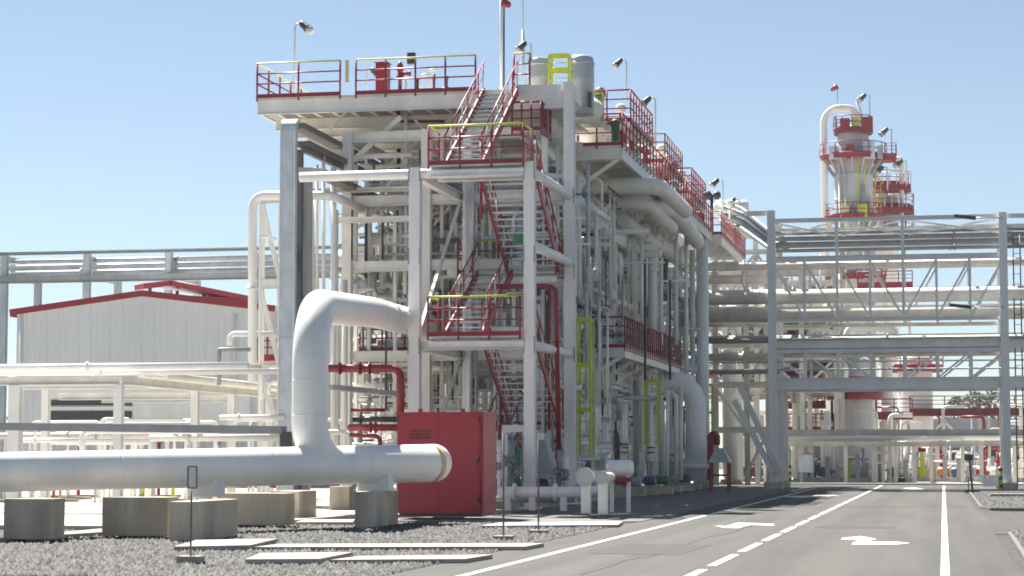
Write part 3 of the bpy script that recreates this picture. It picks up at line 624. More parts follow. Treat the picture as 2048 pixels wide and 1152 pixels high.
for i, (px, py, sz, mt, lab) in enumerate(((835, 158, .3, 'dark', 'dark pump motor left of the stair top on the roof deck'), (868, 160, .26, 'red', 'red valve body among the roof deck pumps'), (893, 150, .34, 'dark', 'tallest dark pump motor beside the stair top'), (812, 165, .2, 'white', 'small pale pump on the roof deck beside the red monitor'))):
    c = top(px, Y=72.6); r = sz * .5
    tt = thing('roof_pump', lab, 'pump', c, 'small pumps on the roof deck')
    obj('casing', B().lathe(c + V(-.2, 0, .28), [(r * .8, 0), (r, .05), (r, .34), (r * .7, .4), (r * .5, .44), (.04, .5)], 12, (1, 0, 0)), mt, tt)
    obj('foot', B().box((c.x - .22, c.y - .14, zf), (c.x + .22, c.y + .14, zf + .14)), 'grey', tt)
    obj('nozzle', B().tube([c + V(0, 0, .3), c + V(0, 0, .75 + .2 * i % .3)], .05, 8).ring(c + V(0, 0, .78), (0, 0, 1), .1, .04), mt, tt)
for px, y0, lab in ((842, 150, 'short white vent pipe among the roof deck pumps'), (858, 140, 'thin pale standpipe beside the roof deck pumps')):
    c = top(px, Y=73.5); pipe(lab, [c, V(c.x, c.y, Z_(px, y0, 73.5)), V(c.x + .3, c.y, Z_(px, y0, 73.5))], .05, 'cream', .12, 'small pipes on the roof deck')
# flood lights
c = top(589, Y=73.6); floodlight('tall floodlight pole alone at the left end of the roof deck', (c.x, c.y, zf), Z_(589, 48, c.y) - zf, 1, scale=1.15)
c = top(733, Y=74.5); floodlight('short floodlight beside the red cabinet on the roof deck', (c.x, c.y, zf), Z_(733, 140, c.y) - zf, 1)
c = top(1062, Y=75); floodlight('floodlight pole just left of the grey drums', (c.x, c.y, zf), Z_(1062, 86, c.y) - zf, -1)
# masts
c = top(1005, Y=74); t2 = thing('flag_mast', 'tall white and dark mast with a red windsock at the top of the picture', 'mast', c)
obj('pole', B().tube([c + V(-.05, 0, 0), V(c.x - .05, c.y, Z_(1003, -40, 74))], .05, 8), 'white', t2); obj('cable', B().tube([c + V(.04, .05, 0), V(c.x + .04, c.y + .05, Z_(1003, -40, 74))], .035, 8), 'dark', t2)
obj('windsock', B().lathe(V(c.x + .02, c.y, Z_(1003, 5, 74)), [(.16, 0), (.15, .1), (.13, .22), (.1, .3)], 12, (1, -.2, -.5)), 'red', t2)
c = top(1046, Y=75.5); t2 = thing('lightning_rod', 'thin grey lightning rod rising beyond the top of the picture', 'mast', c)
obj('mast_pole', B().tube([c, V(c.x, c.y, Z_(1046, 60, 75.5))], .06, 8), 'galv', t2); obj('rod', B().tube([V(c.x, c.y, Z_(1046, 60, 75.5)), V(c.x, c.y, Z_(1046, -60, 75.5))], .03, 6), 'galv', t2)
# grey drums on the deck
def drum(label, px0, px1, pt, Y, zb):
    a, b = P(px0, pt, Y), P(px1, pt, Y); r = (b.x - a.x) / 2; c = V((a.x + b.x) / 2, Y + r, zb); h = a.z - zb
    t2 = thing('fan_drum', label, 'drum', c, 'grey drums on the roof deck')
    obj('shell', B().lathe(c, [(r * .98, 0), (r * .98, h * .55), (r, h * .56), (r, h * .62), (r * .98, h * .63), (r * .98, h * .9), (r * .9, h * .97), (r * .6, h), (.02, h * 1.01)], 28), 'pgalv', t2)
    obj('clamp_band', B().ring(c + V(0, 0, h * .86), (0, 0, 1), r * 1.02, .08, 28), 'galv', t2)
    obj('inspection_box', B().box((c.x + r * .7, c.y - r * 1.02, zb + h * .1), (c.x + r * .95, c.y - r * .6, zb + h * .35)), 'dark', t2)
drum('smaller grey drum left of the yellow ladder cage', 1050, 1097, 113, 74.5, zf)
drum('larger grey drum right of the yellow ladder cage', 1131, 1184, 108, 76.5, zf)
def yellow_cage(label, px0, px1, py0, py1, Y, steps, depth=.6, name='access_ladder', mat='yellow'):
    a, b = P(px0, py0, Y), P(px1, py1, Y); t2 = thing(name, label, 'ladder', ((a.x + b.x) / 2, Y, b.z), 'yellow access ladders')
    for x in (a.x, b.x): obj('stile', B().bar((x, Y, b.z), (x, Y, a.z), .085, .085).bar((x, Y + depth, b.z), (x, Y + depth, a.z), .07, .07), mat, t2)
    for k in range(steps):
        z = b.z + (a.z - b.z) * (k + .5) / steps; obj('rung', B().tube([(a.x, Y, z), (b.x, Y, z)], .018, 6), mat, t2)
    for k in range(max(2, steps // 4)):
        z = b.z + (a.z - b.z) * (k + 1) / max(2, steps // 4); obj('hoop', B().bar((a.x, Y - .02, z), (b.x, Y - .02, z), .03, .16).bar((a.x, Y, z), (a.x, Y + depth, z), .02, .07).bar((b.x, Y, z), (b.x, Y + depth, z), .02, .07), mat, t2)
    return t2
yellow_cage('yellow ladder cage standing between the two grey drums', 1098, 1138, 112, 170, 73.6, 6)
# ================================================================== RIGHT SIDE WALKWAYS
def walkway(label, x0, x1, y0, y1, z, rails, brackets=(), deck='cream', fascia=.5, bx=None, **kw):
    t = thing('walkway', label, 'walkway', (x0, y0, z), 'steel walkways along the right side of the plant')
    obj('deck', B().box((x0, y0, z - .05), (x1, y1, z)), deck, t)
    obj('edge_beam', B().ibeam((x0, y0 + .06, z - .05 - fascia / 2), (x1, y0 + .06, z - .05 - fascia / 2), .12, fascia).ibeam((x1 - .06, y0 + .13, z - .05 - fascia / 2), (x1 - .06, y1, z - .05 - fascia / 2), .12, fascia), 'cream', t)
    n = max(2, int((y1 - y0) / 2))
    for k in range(n): obj('cross_beam', B().bar((x0, y0 + .5 + k * 2, z - .16), (x1 - .13, y0 + .5 + k * 2, z - .16), .12, .2), 'cream', t)
    for y in brackets: obj('bracket', B().bar((bx if bx is not None else XR, y, z - fascia - 1.3), (x1 - .15, y, z - fascia - .02), .12, .14), 'cream', t)
    for r in rails: railing(t, r, **kw)
    return t
xo = P(1245, 290, 81).x; za = P(1245, 290, 81).z; xi = X_(1092, 81)
walkway('upper walkway with green and red things, beside the corner column of the stair tower', xi, xo, 81, 113.9, za, [[(xi, 81, za), (xo, 81, za), (xo, 113.9, za)]], (81.1, 86, 91, 95.5, 100, 104.5, 110), top='red', h=1.25, step=1.0)
tag(obj('waste_bin', B().lathe(P(1231, 283, 81.4), [(.15, 0), (.17, .05), (.18, .75), (.2, .78), (.2, .82), (.05, .9)], 14), 'green'), 'green bin on the upper walkway behind the corner column', 'bin')
m = B().lathe(P(1106, 283, 82), [(.2, 0), (.2, .1), (.09, .14), (.09, .5), (.2, .55), (.2, .65), (.12, .7), (.17, .9), (.08, 1.05)], 12)
tag(obj('red_valve', m, 'red'), 'red valve stack at the left end of the upper walkway', 'valve')
m = B().lathe(P(1156, 284, 81.6), [(.06, 0), (.06, 1.0), (.2, 1.03), (.2, 1.1), (.05, 1.15)], 10)
tag(obj('red_standpipe', m, 'red'), 'red standpipe with a dark top on the upper walkway, right of the corner column', 'standpipe')
# top level above it
xh0, xh1 = XR - 1, X_(1264, 84); zh = Z_(1240, 243, 84)
for k, y in enumerate((84, 95.2, 106)):
    x1_ = xh1 - .05 * k; zz = zh - .12 * k
    walkway(['highest red platform just behind the grey drums', 'middle one of the three small red platforms along the skyline', 'farthest of the three small red platforms along the skyline'][k], xh0, x1_, y, y + 6.5, zz, [[(xh0, y, zz), (x1_, y, zz), (x1_, y + 6.5, zz), (xh0, y + 6.5, zz)]], (), deck='cream2', fascia=.22, top='cream_y' if k == 1 else 'red', mid='red', h=1.3, bx=XR, step=.85, toe=.16)
    tt = thing('yellow_gear', ['yellow gear box on the highest red platform', 'yellow gear box on the middle red platform', 'yellow gear box on the farthest red platform'][k], 'gear box', (xh0 + .8, y + 1, zz), 'yellow gear boxes on the red platforms')
    obj('housing', B().lathe((xh0 + .5, y + 1, zz + .45), [(.2, 0), (.34, .1), (.34, .7), (.2, .8), (.1, 1.0)], 14, (1, 0, 0)), 'yellow', tt); obj('foot', B().box((xh0 + .5, y + .8, zz), (xh0 + 1.3, y + 1.2, zz + .2)), 'grey', tt)
for y in (84.4, 86, 95.6, 97.2, 106.4, 108): tag(obj('support_post', B().ibeam((xh1 - .3, y, za + .0), (xh1 - .3, y, zh - .5), .14, .14), 'red'), 'red stub post under the small red platforms along the skyline', 'post', 'stub posts under the red platforms')
xp0 = X_(1160, 82); zp = Z_(1185, 197, 80)
walkway('small yellow railed platform right below the larger grey drum', X_(1150, 80), X_(1208, 80), 80, 83, zp - .8, [[(X_(1150, 80), 80, zp - .8), (X_(1208, 80), 80, zp - .8)]], (), deck='cream2', fascia=.2, top='yellow', mid='yellow', post='yellow', h=1.0)
for k in range(16):
    y = 84 + k * 1.9; x = xo - 1.1 + .3 * (k % 2); hgt = 1.0 + .35 * (k * 7 % 4)
    tt = thing('valve_stack', '%s valve stack counting back along the upper walkway behind its railing' % 'first second third fourth fifth sixth seventh eighth ninth tenth eleventh twelfth thirteenth fourteenth fifteenth sixteenth'.split()[k], 'valve', (x, y, za), 'valve stacks on the upper walkway')
    obj('stem', B().tube([(x, y, za), (x, y, za + hgt)], .07, 8).ring((x, y, za + hgt * .5), (0, 0, 1), .16, .07).ring((x, y, za + hgt * .7), (0, 0, 1), .16, .07), ['white', 'red', 'cream', 'grey'][k % 4], tt)
    obj('actuator', B().lathe((x, y, za + hgt), [(.1, 0), (.2, .06), (.22, .3), (.12, .42)], 12), ['dark', 'cream', 'red', 'green'][k % 4], tt)
# far second stretch
xq0, xq1 = X_(1372, 114), P(1443, 468, 114).x; zq = P(1443, 468, 114).z
walkway('far walkway with a dark red drum, behind the tall round column', xq0, xq1, 114, 128, zq, [[(xq0, 114, zq), (xq1, 114, zq), (xq1, 128, zq)]], (114.1, 119, 124), top='cream_y', h=1.25, step=.9, bx=xq1 - 2.0)
tag(obj('red_drum', B().lathe(P(1395, 466, 115), [(.32, 0), (.36, .1), (.36, 1.4), (.28, 1.55), (.1, 1.65)], 16), 'red'), 'dark red drum standing on the far walkway', 'drum')
c = P(1424, 466, 116); m = B().tube([c, c + V(0, 0, 2.0)], .09, 8).lathe(c + V(-.5, 0, 2.1), [(.12, 0), (.26, .1), (.26, .4), (.1, .5), (.1, .6), (.24, .65), (.24, .9), (.1, 1.0)], 12, (1, 0, 0))
tag(obj('vent_fan', m, 'dark'), 'dark green vent head on a pole over the far walkway', 'fan')
for px, yb, yt, Y, ln, lab, ks in ((1253, 205, 120, 88, -1, 'floodlight pole over the highest walkway, first right of the grey drums', 1.0), (1311, 300, 196, 96, -1, 'floodlight pole over the highest walkway, second right of the grey drums', 1.2), (1446, 440, 360, 119, -1, 'floodlight pole beside the dark vent head on the far walkway', 1.3), (1479, 470, 398, 125, -1, 'farthest floodlight pole on the far walkway', 1.3)):
    a = P(px, yb, Y); floodlight(lab, a, Z_(px, yt, Y) - a.z, ln, scale=ks)
# small equipment along the skyline of the highest walkway
eq = [(1200, 176, 86, 'dark'), (1278, 262, 94, 'green'), (1300, 272, 97, 'cream'), (1322, 290, 100, 'cream'), (1345, 325, 104, 'dark'), (1362, 340, 107, 'cream'), (1460, 400, 122, 'cream'), (1470, 420, 124, 'grey')]
for i, (px, py, Y, mt) in enumerate(eq):
    p = P(px, py, Y); zb = (zh if Y < 108 else zq); hgt = max(.6, p.z - zb)
    tt = thing('roof_pump', ['dark valve head at the right foot of the larger grey drum', 'green valve head on the highest walkway below the second floodlight', 'first cream actuator along the highest walkway', 'second cream actuator along the highest walkway', 'dark actuator at the far end of the highest walkway', 'cream actuator at the very end of the highest walkway', 'cream actuator beside the far floodlight', 'grey actuator on the far walkway'][i], 'valve', (p.x, Y, zb), 'valves along the walkways')
    obj('stem', B().tube([(p.x, Y, zb), (p.x, Y, zb + hgt - .4)], .07, 8), mt, tt)
    obj('actuator', B().lathe(V(p.x, Y, zb + hgt - .5), [(.1, 0), (.2, .08), (.24, .2), (.24, .4), (.12, .52)], 12).ring(V(p.x, Y, zb + hgt - .62), (0, 0, 1), .16, .06), mt, tt)
# lower walkway
xl1 = P(1250, 695, 84.4).x; zl = P(1250, 695, 84.4).z; xl0 = X_(1181, 84.4)
walkway('lower walkway with dense dark red railings half way up the right side', xl0, xl1, 84.4, 103, zl, [[(xl0, 84.4, zl), (xl1, 84.4, zl), (xl1, 103, zl)]], (84.5, 88, 91.5, 95), top='red', h=1.25, step=.7, bx=xl1 - 2.3, fascia=.35)
c = P(1206, 688, 85); tag(obj('white_box', B().box((c.x - .5, 85, c.z), (c.x + .3, 85.4, c.z + .35)), 'white'), 'small white box behind the lower walkway railing', 'box')
for y in (85, 91, 97, 102.5):
    tag(obj('support_post', B().ibeam((xl1 - .5 if y > 96 else xl0 + .2, y, .13), (xl1 - .5 if y > 96 else xl0 + .2, y, zl - .4), .22, .22), 'steel'), 'pale steel post carrying the lower walkway', 'post', 'posts under the lower walkway')
yellow_cage('tall yellow ladder tower beside the corner column of the stair tower', 1153, 1181, 640, 910, 73.6, 14, .7)
yellow_cage('yellow ladder in the shade under the lower walkway', 1290, 1316, 762, 890, 92, 9, .6)
yellow_cage('short yellow ladder far behind the tall round column', 1410, 1425, 770, 880, 118, 8, .6)
# things closing the skyline between the far walkway and the bridge
t = thing('far_unit', 'cream steel frame with rails between the far walkway and the left bridge post', 'frame', P(1470, 950, 129))
for px in (1448, 1478, 1512, 1538):
    q = P(px, 600, 129); obj('upright', B().ibeam((q.x, 129, .1), (q.x, 129, Z_(px, 418 + (px - 1448) * .9, 129)), .28, .28, (0, 1, 0)), 'cream', t)
for px0, px1, py in ((1448, 1480, 425), (1448, 1512, 458), (1448, 1540, 505), (1448, 1540, 545), (1448, 1540, 600)): a, b = P(px0, py, 128.9), P(px1, py, 128.9); b.z = a.z; obj('rail_beam', B().ibeam(a, b, .2, .3), 'cream', t)
for x0, y0, x1, y1 in ((1448, 500, 1478, 460), (1512, 505, 1538, 545), (1478, 545, 1512, 507), (1448, 598, 1478, 547)): obj('diagonal', B().bar(P(x0, y0, 128.7), P(x1, y1, 128.7), .16, .16), 'cream', t)
for px, py, r_, L_, lab in ((1462, 418, .55, 2.2, 'cream'), (1490, 462, .5, 2.2, 'pale')): 
    c = P(px, py, 130); o = obj('duct_box', B().lathe(c - V(L_ / 2, 0, 0), [(r_ * .6, 0), (r_, .2), (r_, L_ - .2), (r_ * .6, L_)], 16, (1, 0, 0)), 'cream'); tag(o, lab + ' cylinder lying on the frame between the far walkway and the bridge post', 'vessel'); obj('flange', B().ring(c, (1, 0, 0), r_ * 1.1, .12, 16), 'cream', o)
# tall round columns
def roundcol(label, px, yt, Y, r, mat='steel'):
    p = P(px, yt, Y); t = thing('round_column', label, 'column', (p.x, Y, .13), 'tall round columns on the right side of the plant')
    obj('shaft', B().tube([(p.x, Y, .4), (p.x, Y, p.z)], r, 20), mat, t); obj('base', B().tube([(p.x, Y, .1), (p.x, Y, .42)], r * 1.5, 20), 'conc', t)
    obj('cap_ring', B().ring((p.x, Y, p.z), (0, 0, 1), r * 1.15, .12, 20), mat, t)
roundcol('tallest round white column carrying the far walkway', 1404, 478, 112.5, .33)
roundcol('shorter thick round column left of the bridge post', 1459, 703, 124, .44)
# big pipes of the right side
pipe('big white pipe elbow bending down behind the corner column below the grey drums', [P(1120, 222, 79), P(1178, 222, 79), P(1184, 222, 83), P(1184, 300, 83)], .52, 'cream', 1.0, 'big header pipes under the walkways', n=24)
pipe('upper big cream header pipe with a rounded end under the upper walkway', [P(1085, 372, 85), P(1318, 372, 85), P(1318, 372, 85) + V(0, 9, 0)], .34, 'cream', .8, 'big header pipes under the walkways', n=20)
pipe('second big cream header pipe just below the upper one', [P(1080, 405, 87), P(1290, 402, 87), P(1290, 402, 87) + V(0, 9, -.2)], .3, 'cream', .8, 'big header pipes under the walkways', n=20)
pipe('lowest big cream header pipe bending back in front of the far walkway', [P(1150, 418, 95), P(1345, 415, 95), P(1345, 415, 95) + V(0, 10, -.6)], .36, 'cream', .9, 'big header pipes under the walkways', n=20)
pipe('big cream pipe running back below the header pipes', [P(1100, 440, 82), P(1180, 440, 82), P(1180, 440, 82) + V(0, 20, 0)], .3, 'cream', .7, 'big header pipes under the walkways', n=16)
pipe('great grey arch pipe bending down to the ground under the lower walkway', [P(1300, 765, 101), P(1391, 765, 101), P(1391, 962, 101)], .5, 'steel', 1.1, 'big header pipes under the walkways', [(1, .85)], n=24)
# vertical pipes under the lower walkway (image x, top y, bottom y, depth, radius, material)
VP = [(1172, 770, 958, 84, .07, 'grey'), (1198, 690, 962, 86, .10, 'white'), (1213, 690, 962, 86, .13, 'white'), (1250, 770, 962, 89, .10, 'white'), (1272, 760, 962, 92, .14, 'grey'), (1302, 790, 965, 92, .11, 'white'), (1335, 780, 960, 95, .08, 'steel'), (1362, 772, 960, 97, .10, 'cream'), (1230, 700, 962, 90, .08, 'cream2'), (1282, 650, 960, 94, .12, 'cream2'), (1322, 700, 960, 99, .1, 'cream2')]
for i, (px, yt, yb, Y, r, m) in enumerate(VP):
    o = pipe('vertical %s pipe under the lower walkway, %s right of the yellow ladder tower' % ({'white': 'white', 'grey': 'grey', 'steel': 'pale', 'cream': 'cream', 'cream2': 'dull cream'}[m], 'first second third fourth fifth sixth seventh eighth ninth tenth eleventh'.split()[sorted(v[0] for v in VP).index(px)]), [P(px, yt, Y), P(px, yb, Y)], r, m, 0, 'vertical pipes under the lower walkway')
    if m == 'white':
        for yy in (895, 905): obj('band', B().ring(P(px, yy, Y), (0, 0, 1), r * 1.5, .06), 'red', o)
pipe('white pipe with two elbows under the great grey arch pipe', [P(1310, 785, 98), P(1352, 785, 98), P(1352, 960, 98)], .1, 'white', .3, 'elbowed pipes under the lower walkway')
pipe('grey horizontal pipe across the tops of the vertical pipes', [P(1195, 795, 86), P(1310, 797, 92)], .1, 'grey', 0, 'elbowed pipes under the lower walkway')
# vertical pipes and posts on the upper right side
UP = [(1225, 420, 690, 86, .13, 'cream'), (1197, 440, 640, 84, .08, 'cream'), (1232, 400, 560, 90, .07, 'steel'), (1268, 500, 690, 92, .16, 'cream2'), (1283, 470, 650, 92, .09, 'steel'), (1306, 470, 700, 96, .22, 'steel'), (1322, 520, 690, 96, .1, 'cream'), (1338, 540, 720, 100, .08, 'white'), (1352, 480, 690, 100, .1, 'cream'), (1372, 440, 740, 104, .1, 'steel'), (1385, 500, 700, 106, .14, 'cream2'), (1290, 520, 760, 88, .05, 'dark'), (1340, 560, 760, 90, .05, 'dark'), (1245, 560, 640, 84, .05, 'grey'), (1160, 420, 640, 83, .1, 'cream2'), (1172, 500, 640, 90, .14, 'cream'), (1212, 480, 660, 96, .18, 'cream2'), (1255, 430, 640, 99, .12, 'cream')]
place = sorted(u[0] for u in UP)
words_ = 'first second third fourth fifth sixth seventh eighth ninth tenth eleventh twelfth thirteenth fourteenth fifteenth sixteenth seventeenth eighteenth'.split()
for px, yt, yb, Y, r, m in UP:
    pipe('%s upright pipe from the corner column, between the upper and the lower walkway' % words_[place.index(px)], [P(px, yt, Y), P(px, yb, Y)], r, m, 0, 'upright pipes between the walkways', [(0, .3)] if r > .09 else ())
# ================================================================== PIPES INSIDE THE STRUCTURE
rg = random.Random(11); used = {}
NOUN = {'cream': 'cream', 'cream2': 'dull cream', 'white': 'white', 'grey': 'grey', 'galv': 'galvanised', 'steel': 'pale grey'}
SPEC = []
def inside(a, b, r, m, orient, bend=None, extra=None, fl=(), vl=(), where=None):
    yc = (a.y + b.y) / 2; zc = (a.z + b.z) / 2
    bay = 'first' if yc < 78 else 'second' if yc < 86 else 'third' if yc < 95 else 'fourth' if yc < 104.5 else 'fifth' if yc < 115 else 'farthest'
    lev = 'near the ground' if zc < H3 else 'above the lower landing level' if zc < H2 + .3 else 'above the middle landing level' if zc < H1 else 'under the roof deck'
    lab = '%s %s pipe %s the %s, %s' % ('thin' if r < .09 else 'thick' if r > .17 else 'medium', NOUN[m], orient, where or bay + ' bay', lev)
    pts = [a] + list(extra or []) + [b]; L = sum((p - q).length for p, q in zip(pts, pts[1:])); y0 = min(a.y, b.y)
    SPEC.append((-(r + .03) * min(L, 8) / y0 ** 2, lab, pts, r, m, bend or 0, where, fl, vl))
def build_inside(keep):
    SPEC.sort(key=lambda s: s[:2]); rest = {}
    for i, (_, lab, pts, r, m, bend, where, fl, vl) in enumerate(SPEC):
        if i < keep: pipe(lab, pts, r, m, bend, 'pipes of the rear rack' if where else 'pipes inside the structure', fl, n=10 if r < .2 else 16, valves=vl)
        else:
            q = rest.setdefault(m, B()); q.tube(pts, r, 8, bend=bend)
            for k, s in fl: q.ring(V(pts[k]).lerp(V(pts[k + 1]), s), V(pts[k + 1]) - V(pts[k]), r * 1.55, .06, 8)
    al = B(); mi = []
    for k, m in enumerate(sorted(rest)): al.add(rest[m].v, rest[m].f); al.s[-len(rest[m].f):] = rest[m].s; mi += [k] * len(rest[m].f)
    o = obj('small_pipework', al, sorted(rest)[0]); o.data.materials.clear()
    for m in sorted(rest): o.data.materials.append(M[m])
    o.data.polygons.foreach_set('material_index', mi); o['kind'] = 'stuff'; tag(o, 'tangle of small cream and grey pipework filling the structure and the rear rack', 'pipework')
def pick(): return rg.choice(['cream', 'cream', 'cream', 'cream2', 'cream2', 'white', 'steel', 'galv'])
def rY(a, b): return a + (b - a) * rg.random() ** 1.3
for k in range(110):         # across
    y = rY(72, 124); z = rg.choice(LV[:3]) + rg.choice([.4, .55, .75, 1.1, 1.6]) + rg.uniform(-.05, .05); r = rg.choice([.06, .09, .12, .16, .24])
    x0 = rg.uniform(-20.5, -18); x1 = rg.uniform(-15.8, -13.2)
    inside(V(x0, y, z), V(x1, y, z), r, pick(), 'running across', None, None, [(0, rg.uniform(.2, .8))], [(0, rg.uniform(.2, .8))] if r < .13 and k % 2 else ())
for k in range(48):         # lengthwise
    x = rg.uniform(-19.8, -13.0); z = rg.choice(LV[:3]) + rg.choice([.35, .6, .9, 1.3]); r = rg.choice([.08, .12, .16, .22, .28])
    y0 = rg.uniform(71.6, 108); y1 = y0 + rg.uniform(10, 20)
    inside(V(x, y0, z), V(x, y1, z), r, pick(), 'running lengthwise through', None, None, [(0, rg.uniform(.05, .4))])
for k in range(230):         # upright
    x = rg.uniform(-19.8, -13.0); y = rY(71.8, 124); z0 = rg.choice([.2, .2, H3, H2]); z1_ = z0 + rg.uniform(2.2, 6.5); r = rg.choice([.035, .05, .06, .08, .11, .15])
    if z1_ > 12.8: z1_ = 12.8
    inside(V(x, y, z0), V(x, y, z1_), r, pick(), 'standing in', None, None, [(0, rg.uniform(.2, .8))], [(0, rg.uniform(.2, .8))] if k % 3 == 0 else ())
for k in range(150):         # with elbows
    x = rg.uniform(-19, -13.2); y = rY(72, 124); z0 = rg.choice([.3, H3 + .3, H2 + .5, H1 - 2]); z1_ = z0 + rg.uniform(1.2, 2.6); r = rg.choice([.045, .06, .08, .12, .18]); s = rg.choice([-1, 1]) * rg.uniform(1, 2.2)
    inside(V(x, y, z0), V(x + s, y, z1_), r, pick(), 'with an elbow in', r * 2.5, [V(x, y, z1_)])
def pick2(): return rg.choice(['cream', 'cream', 'cream', 'cream2', 'white', 'white', 'steel', 'steel', 'galv', 'grey', 'shadegrey', 'dark'])
NOUN.update(shadegrey='dark grey', dark='dark')
for zone in range(2):
    def pos(): return (rg.uniform(-20.2, -13.4), rg.uniform(71.3, 74.2)) if zone == 0 else (rg.uniform(-14.4, -12.9), rY(74, 114))
    nn = (150, 170)[zone]
    for k in range(nn):
        x, y = pos(); z0 = rg.uniform(.4, 10); inside(V(x, y, z0), V(x, y, min(12.9, z0 + rg.uniform(1.2, 4))), rg.choice([.03, .04, .055, .075]), pick2(), 'standing in', None, None, [(0, rg.random()), (0, rg.random())])
        x, y = pos(); z = rg.uniform(.6, 12.6); L_ = rg.uniform(1.2, 3.5) * rg.choice([-1, 1])
        if zone == 0: inside(V(x, y, z), V(max(-20.5, min(-13.4, x + L_)), y, z), rg.choice([.03, .05, .07, .1]), pick2(), 'running across', None, None, [(0, rg.random())])
        else: inside(V(x, y, z), V(x, y + abs(L_) * 1.6, z), rg.choice([.04, .06, .09, .13]), pick2(), 'running lengthwise through', None, None, [(0, rg.random())])
        x, y = pos(); z = rg.uniform(.6, 11); h = rg.uniform(.6, 1.8)
        inside(V(x, y, z), V(x + (L_ * .5 if zone == 0 else -1.2), y, z + h), rg.choice([.04, .06, .09, .12]), pick2(), 'with an elbow in', .25, [V(x, y, z + h)], [(0, .4)])
for x, y0, y1 in ((XR + .25, 72, 126), (XR - 1.4, 80, 126), (XW + .4, 74, 126)):
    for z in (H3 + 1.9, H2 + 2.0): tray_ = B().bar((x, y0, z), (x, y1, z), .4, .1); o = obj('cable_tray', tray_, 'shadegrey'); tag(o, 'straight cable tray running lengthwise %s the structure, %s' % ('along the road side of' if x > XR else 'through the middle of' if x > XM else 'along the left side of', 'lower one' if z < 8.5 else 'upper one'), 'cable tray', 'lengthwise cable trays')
# rear pipe rack behind the structure on its left
t = thing('rear_pipe_rack', 'dull cream pipe rack standing behind the left side of the structure', 'pipe rack', (-24, 98, .13))
RX = (-27.2, -24, -20.9)
for x in RX:
    for y in (97, 106, 115): obj('column', B().ibeam((x, y, .1), (x, y, 10.2), .3, .3, (0, 1, 0)), 'cream2', t)
for z in (3.4, 6.2, 8.6, 10.1):
    for y in (97, 106, 115): obj('beam', B().ibeam((-27.4, y, z), (-20.7, y, z), .22, .36), 'cream', t)
    for x in RX: obj('beam', B().ibeam((x, 97.2, z - .3), (x, 115, z - .3), .2, .3), 'cream2', t)
for z in (3.4, 6.2, 10.1): obj('floor_grating', B().box((-27, 97.4, z + .2), (-21, 114.8, z + .23)), 'grey', t)
for k in range(2): obj('brace', B().bar((RX[k], 97, .3), (RX[k + 1], 97, 3.2), .14, .14), 'cream', t); obj('brace', B().bar((RX[k + 1], 97, 3.5), (RX[k], 97, 6), .14, .14), 'cream', t)
for k in range(34):
    z = rg.choice([.6, 3.6, 6.4, 8.8]) + rg.uniform(.1, 1.2); r = rg.choice([.08, .1, .14, .2, .3]); y = rg.uniform(95, 114); inside(V(rg.uniform(-27.6, -25), y, z + r), V(-20.8, y, z + r), r, pick(), 'running across', where='rear rack')
for k in range(44):
    x = rg.uniform(-27, -21); y = rg.uniform(94, 114); z0 = rg.choice([.2, 3.4, 6.2]); inside(V(x, y, z0), V(x, y, min(11, z0 + rg.uniform(2, 6))), rg.choice([.06, .1, .16]), pick(), 'standing in', where='rear rack', vl=[(0, .4)] if k % 2 else ())
for k in range(16):
    x = rg.uniform(-26, -22); y = rg.uniform(93, 97); z0 = rg.choice([.2, 3.4, 6.2]); z1_ = z0 + rg.uniform(1.2, 2.2); inside(V(x, y, z0), V(x + 1.6, y, z1_), rg.choice([.09, .14, .2]), pick(), 'with an elbow in', .4, [V(x, y, z1_)], where='rear rack')
for i, (x0, x1, y, z, lab) in enumerate(((XM, XR, 78.1, H3 + .22, 'front edge of the lower floor'), (XM, XR, 86.1, H1 + .22, 'front edge of the upper floor'), (XM + .5, XR, 104.6, H3 + .22, 'far end of the lower floor'), (XW, XM, 78.2, H1 + .22, 'left part of the upper floor'), (XW, XM, 72, H3 + .22, 'left part of the lower floor'), (XM, XR, 95.2, H2 + .5, 'heart of the structure'))):
    t = thing('floor_rail', 'red railing inside the structure at the ' + lab, 'railing', (x0, y, z), 'railings inside the structure'); railing(t, [(x0 + .2, y, z), (x1 - .2, y, z), (x1 - .2, y + 4, z)], 1.1, .8, top='yellow' if i % 2 else 'red')
build_inside(110)
# drums and heat exchangers in the structure
def exchanger(label, c, L_, r, mat, axis=(1, 0, 0), group='horizontal vessels inside the structure'):
    c = V(c); ax = V(axis).normalized(); t = thing('heat_exchanger', label, 'vessel', c - V(0, 0, r + .3), group)
    a = c - ax * L_ / 2
    obj('shell', B().lathe(a, [(.02, 0), (r * .55, .04), (r * .85, r * .25), (r, r * .5), (r, L_ - r * .5), (r * .85, L_ - r * .25), (r * .55, L_ - .04), (.02, L_)], 24, ax), mat, t)
    for s in (.25, .75): obj('saddle', B().box(*[(lambda q: ((q.x - .12 if ax.x else q.x - r * .7), (q.y - .12 if ax.y else q.y - r * .7), c.z - r - .3))(a + ax * L_ * s), (lambda q: ((q.x + .12 if ax.x else q.x + r * .7), (q.y + .12 if ax.y else q.y + r * .7), c.z - r * .6))(a + ax * L_ * s)]), 'grey', t)
    for s in (.15, .85): obj('flange', B().ring(a + ax * L_ * s, ax, r * 1.12, .1, 24), mat, t)
    obj('nozzle', B().tube([a + ax * L_ * .5, a + ax * L_ * .5 + V(0, 0, r * 1.5)], r * .3, 12).ring(a + ax * L_ * .5 + V(0, 0, r * 1.5), (0, 0, 1), r * .45, .06, 12), mat, t)
    return t
exchanger('pale horizontal vessel seen left of the stair tower between the middle beams', P(775, 525, 76), 4.2, .5, 'steel')
exchanger('cream horizontal vessel high in the third bay', (-17, 90, H1 + 1), 4.5, .6, 'cream')
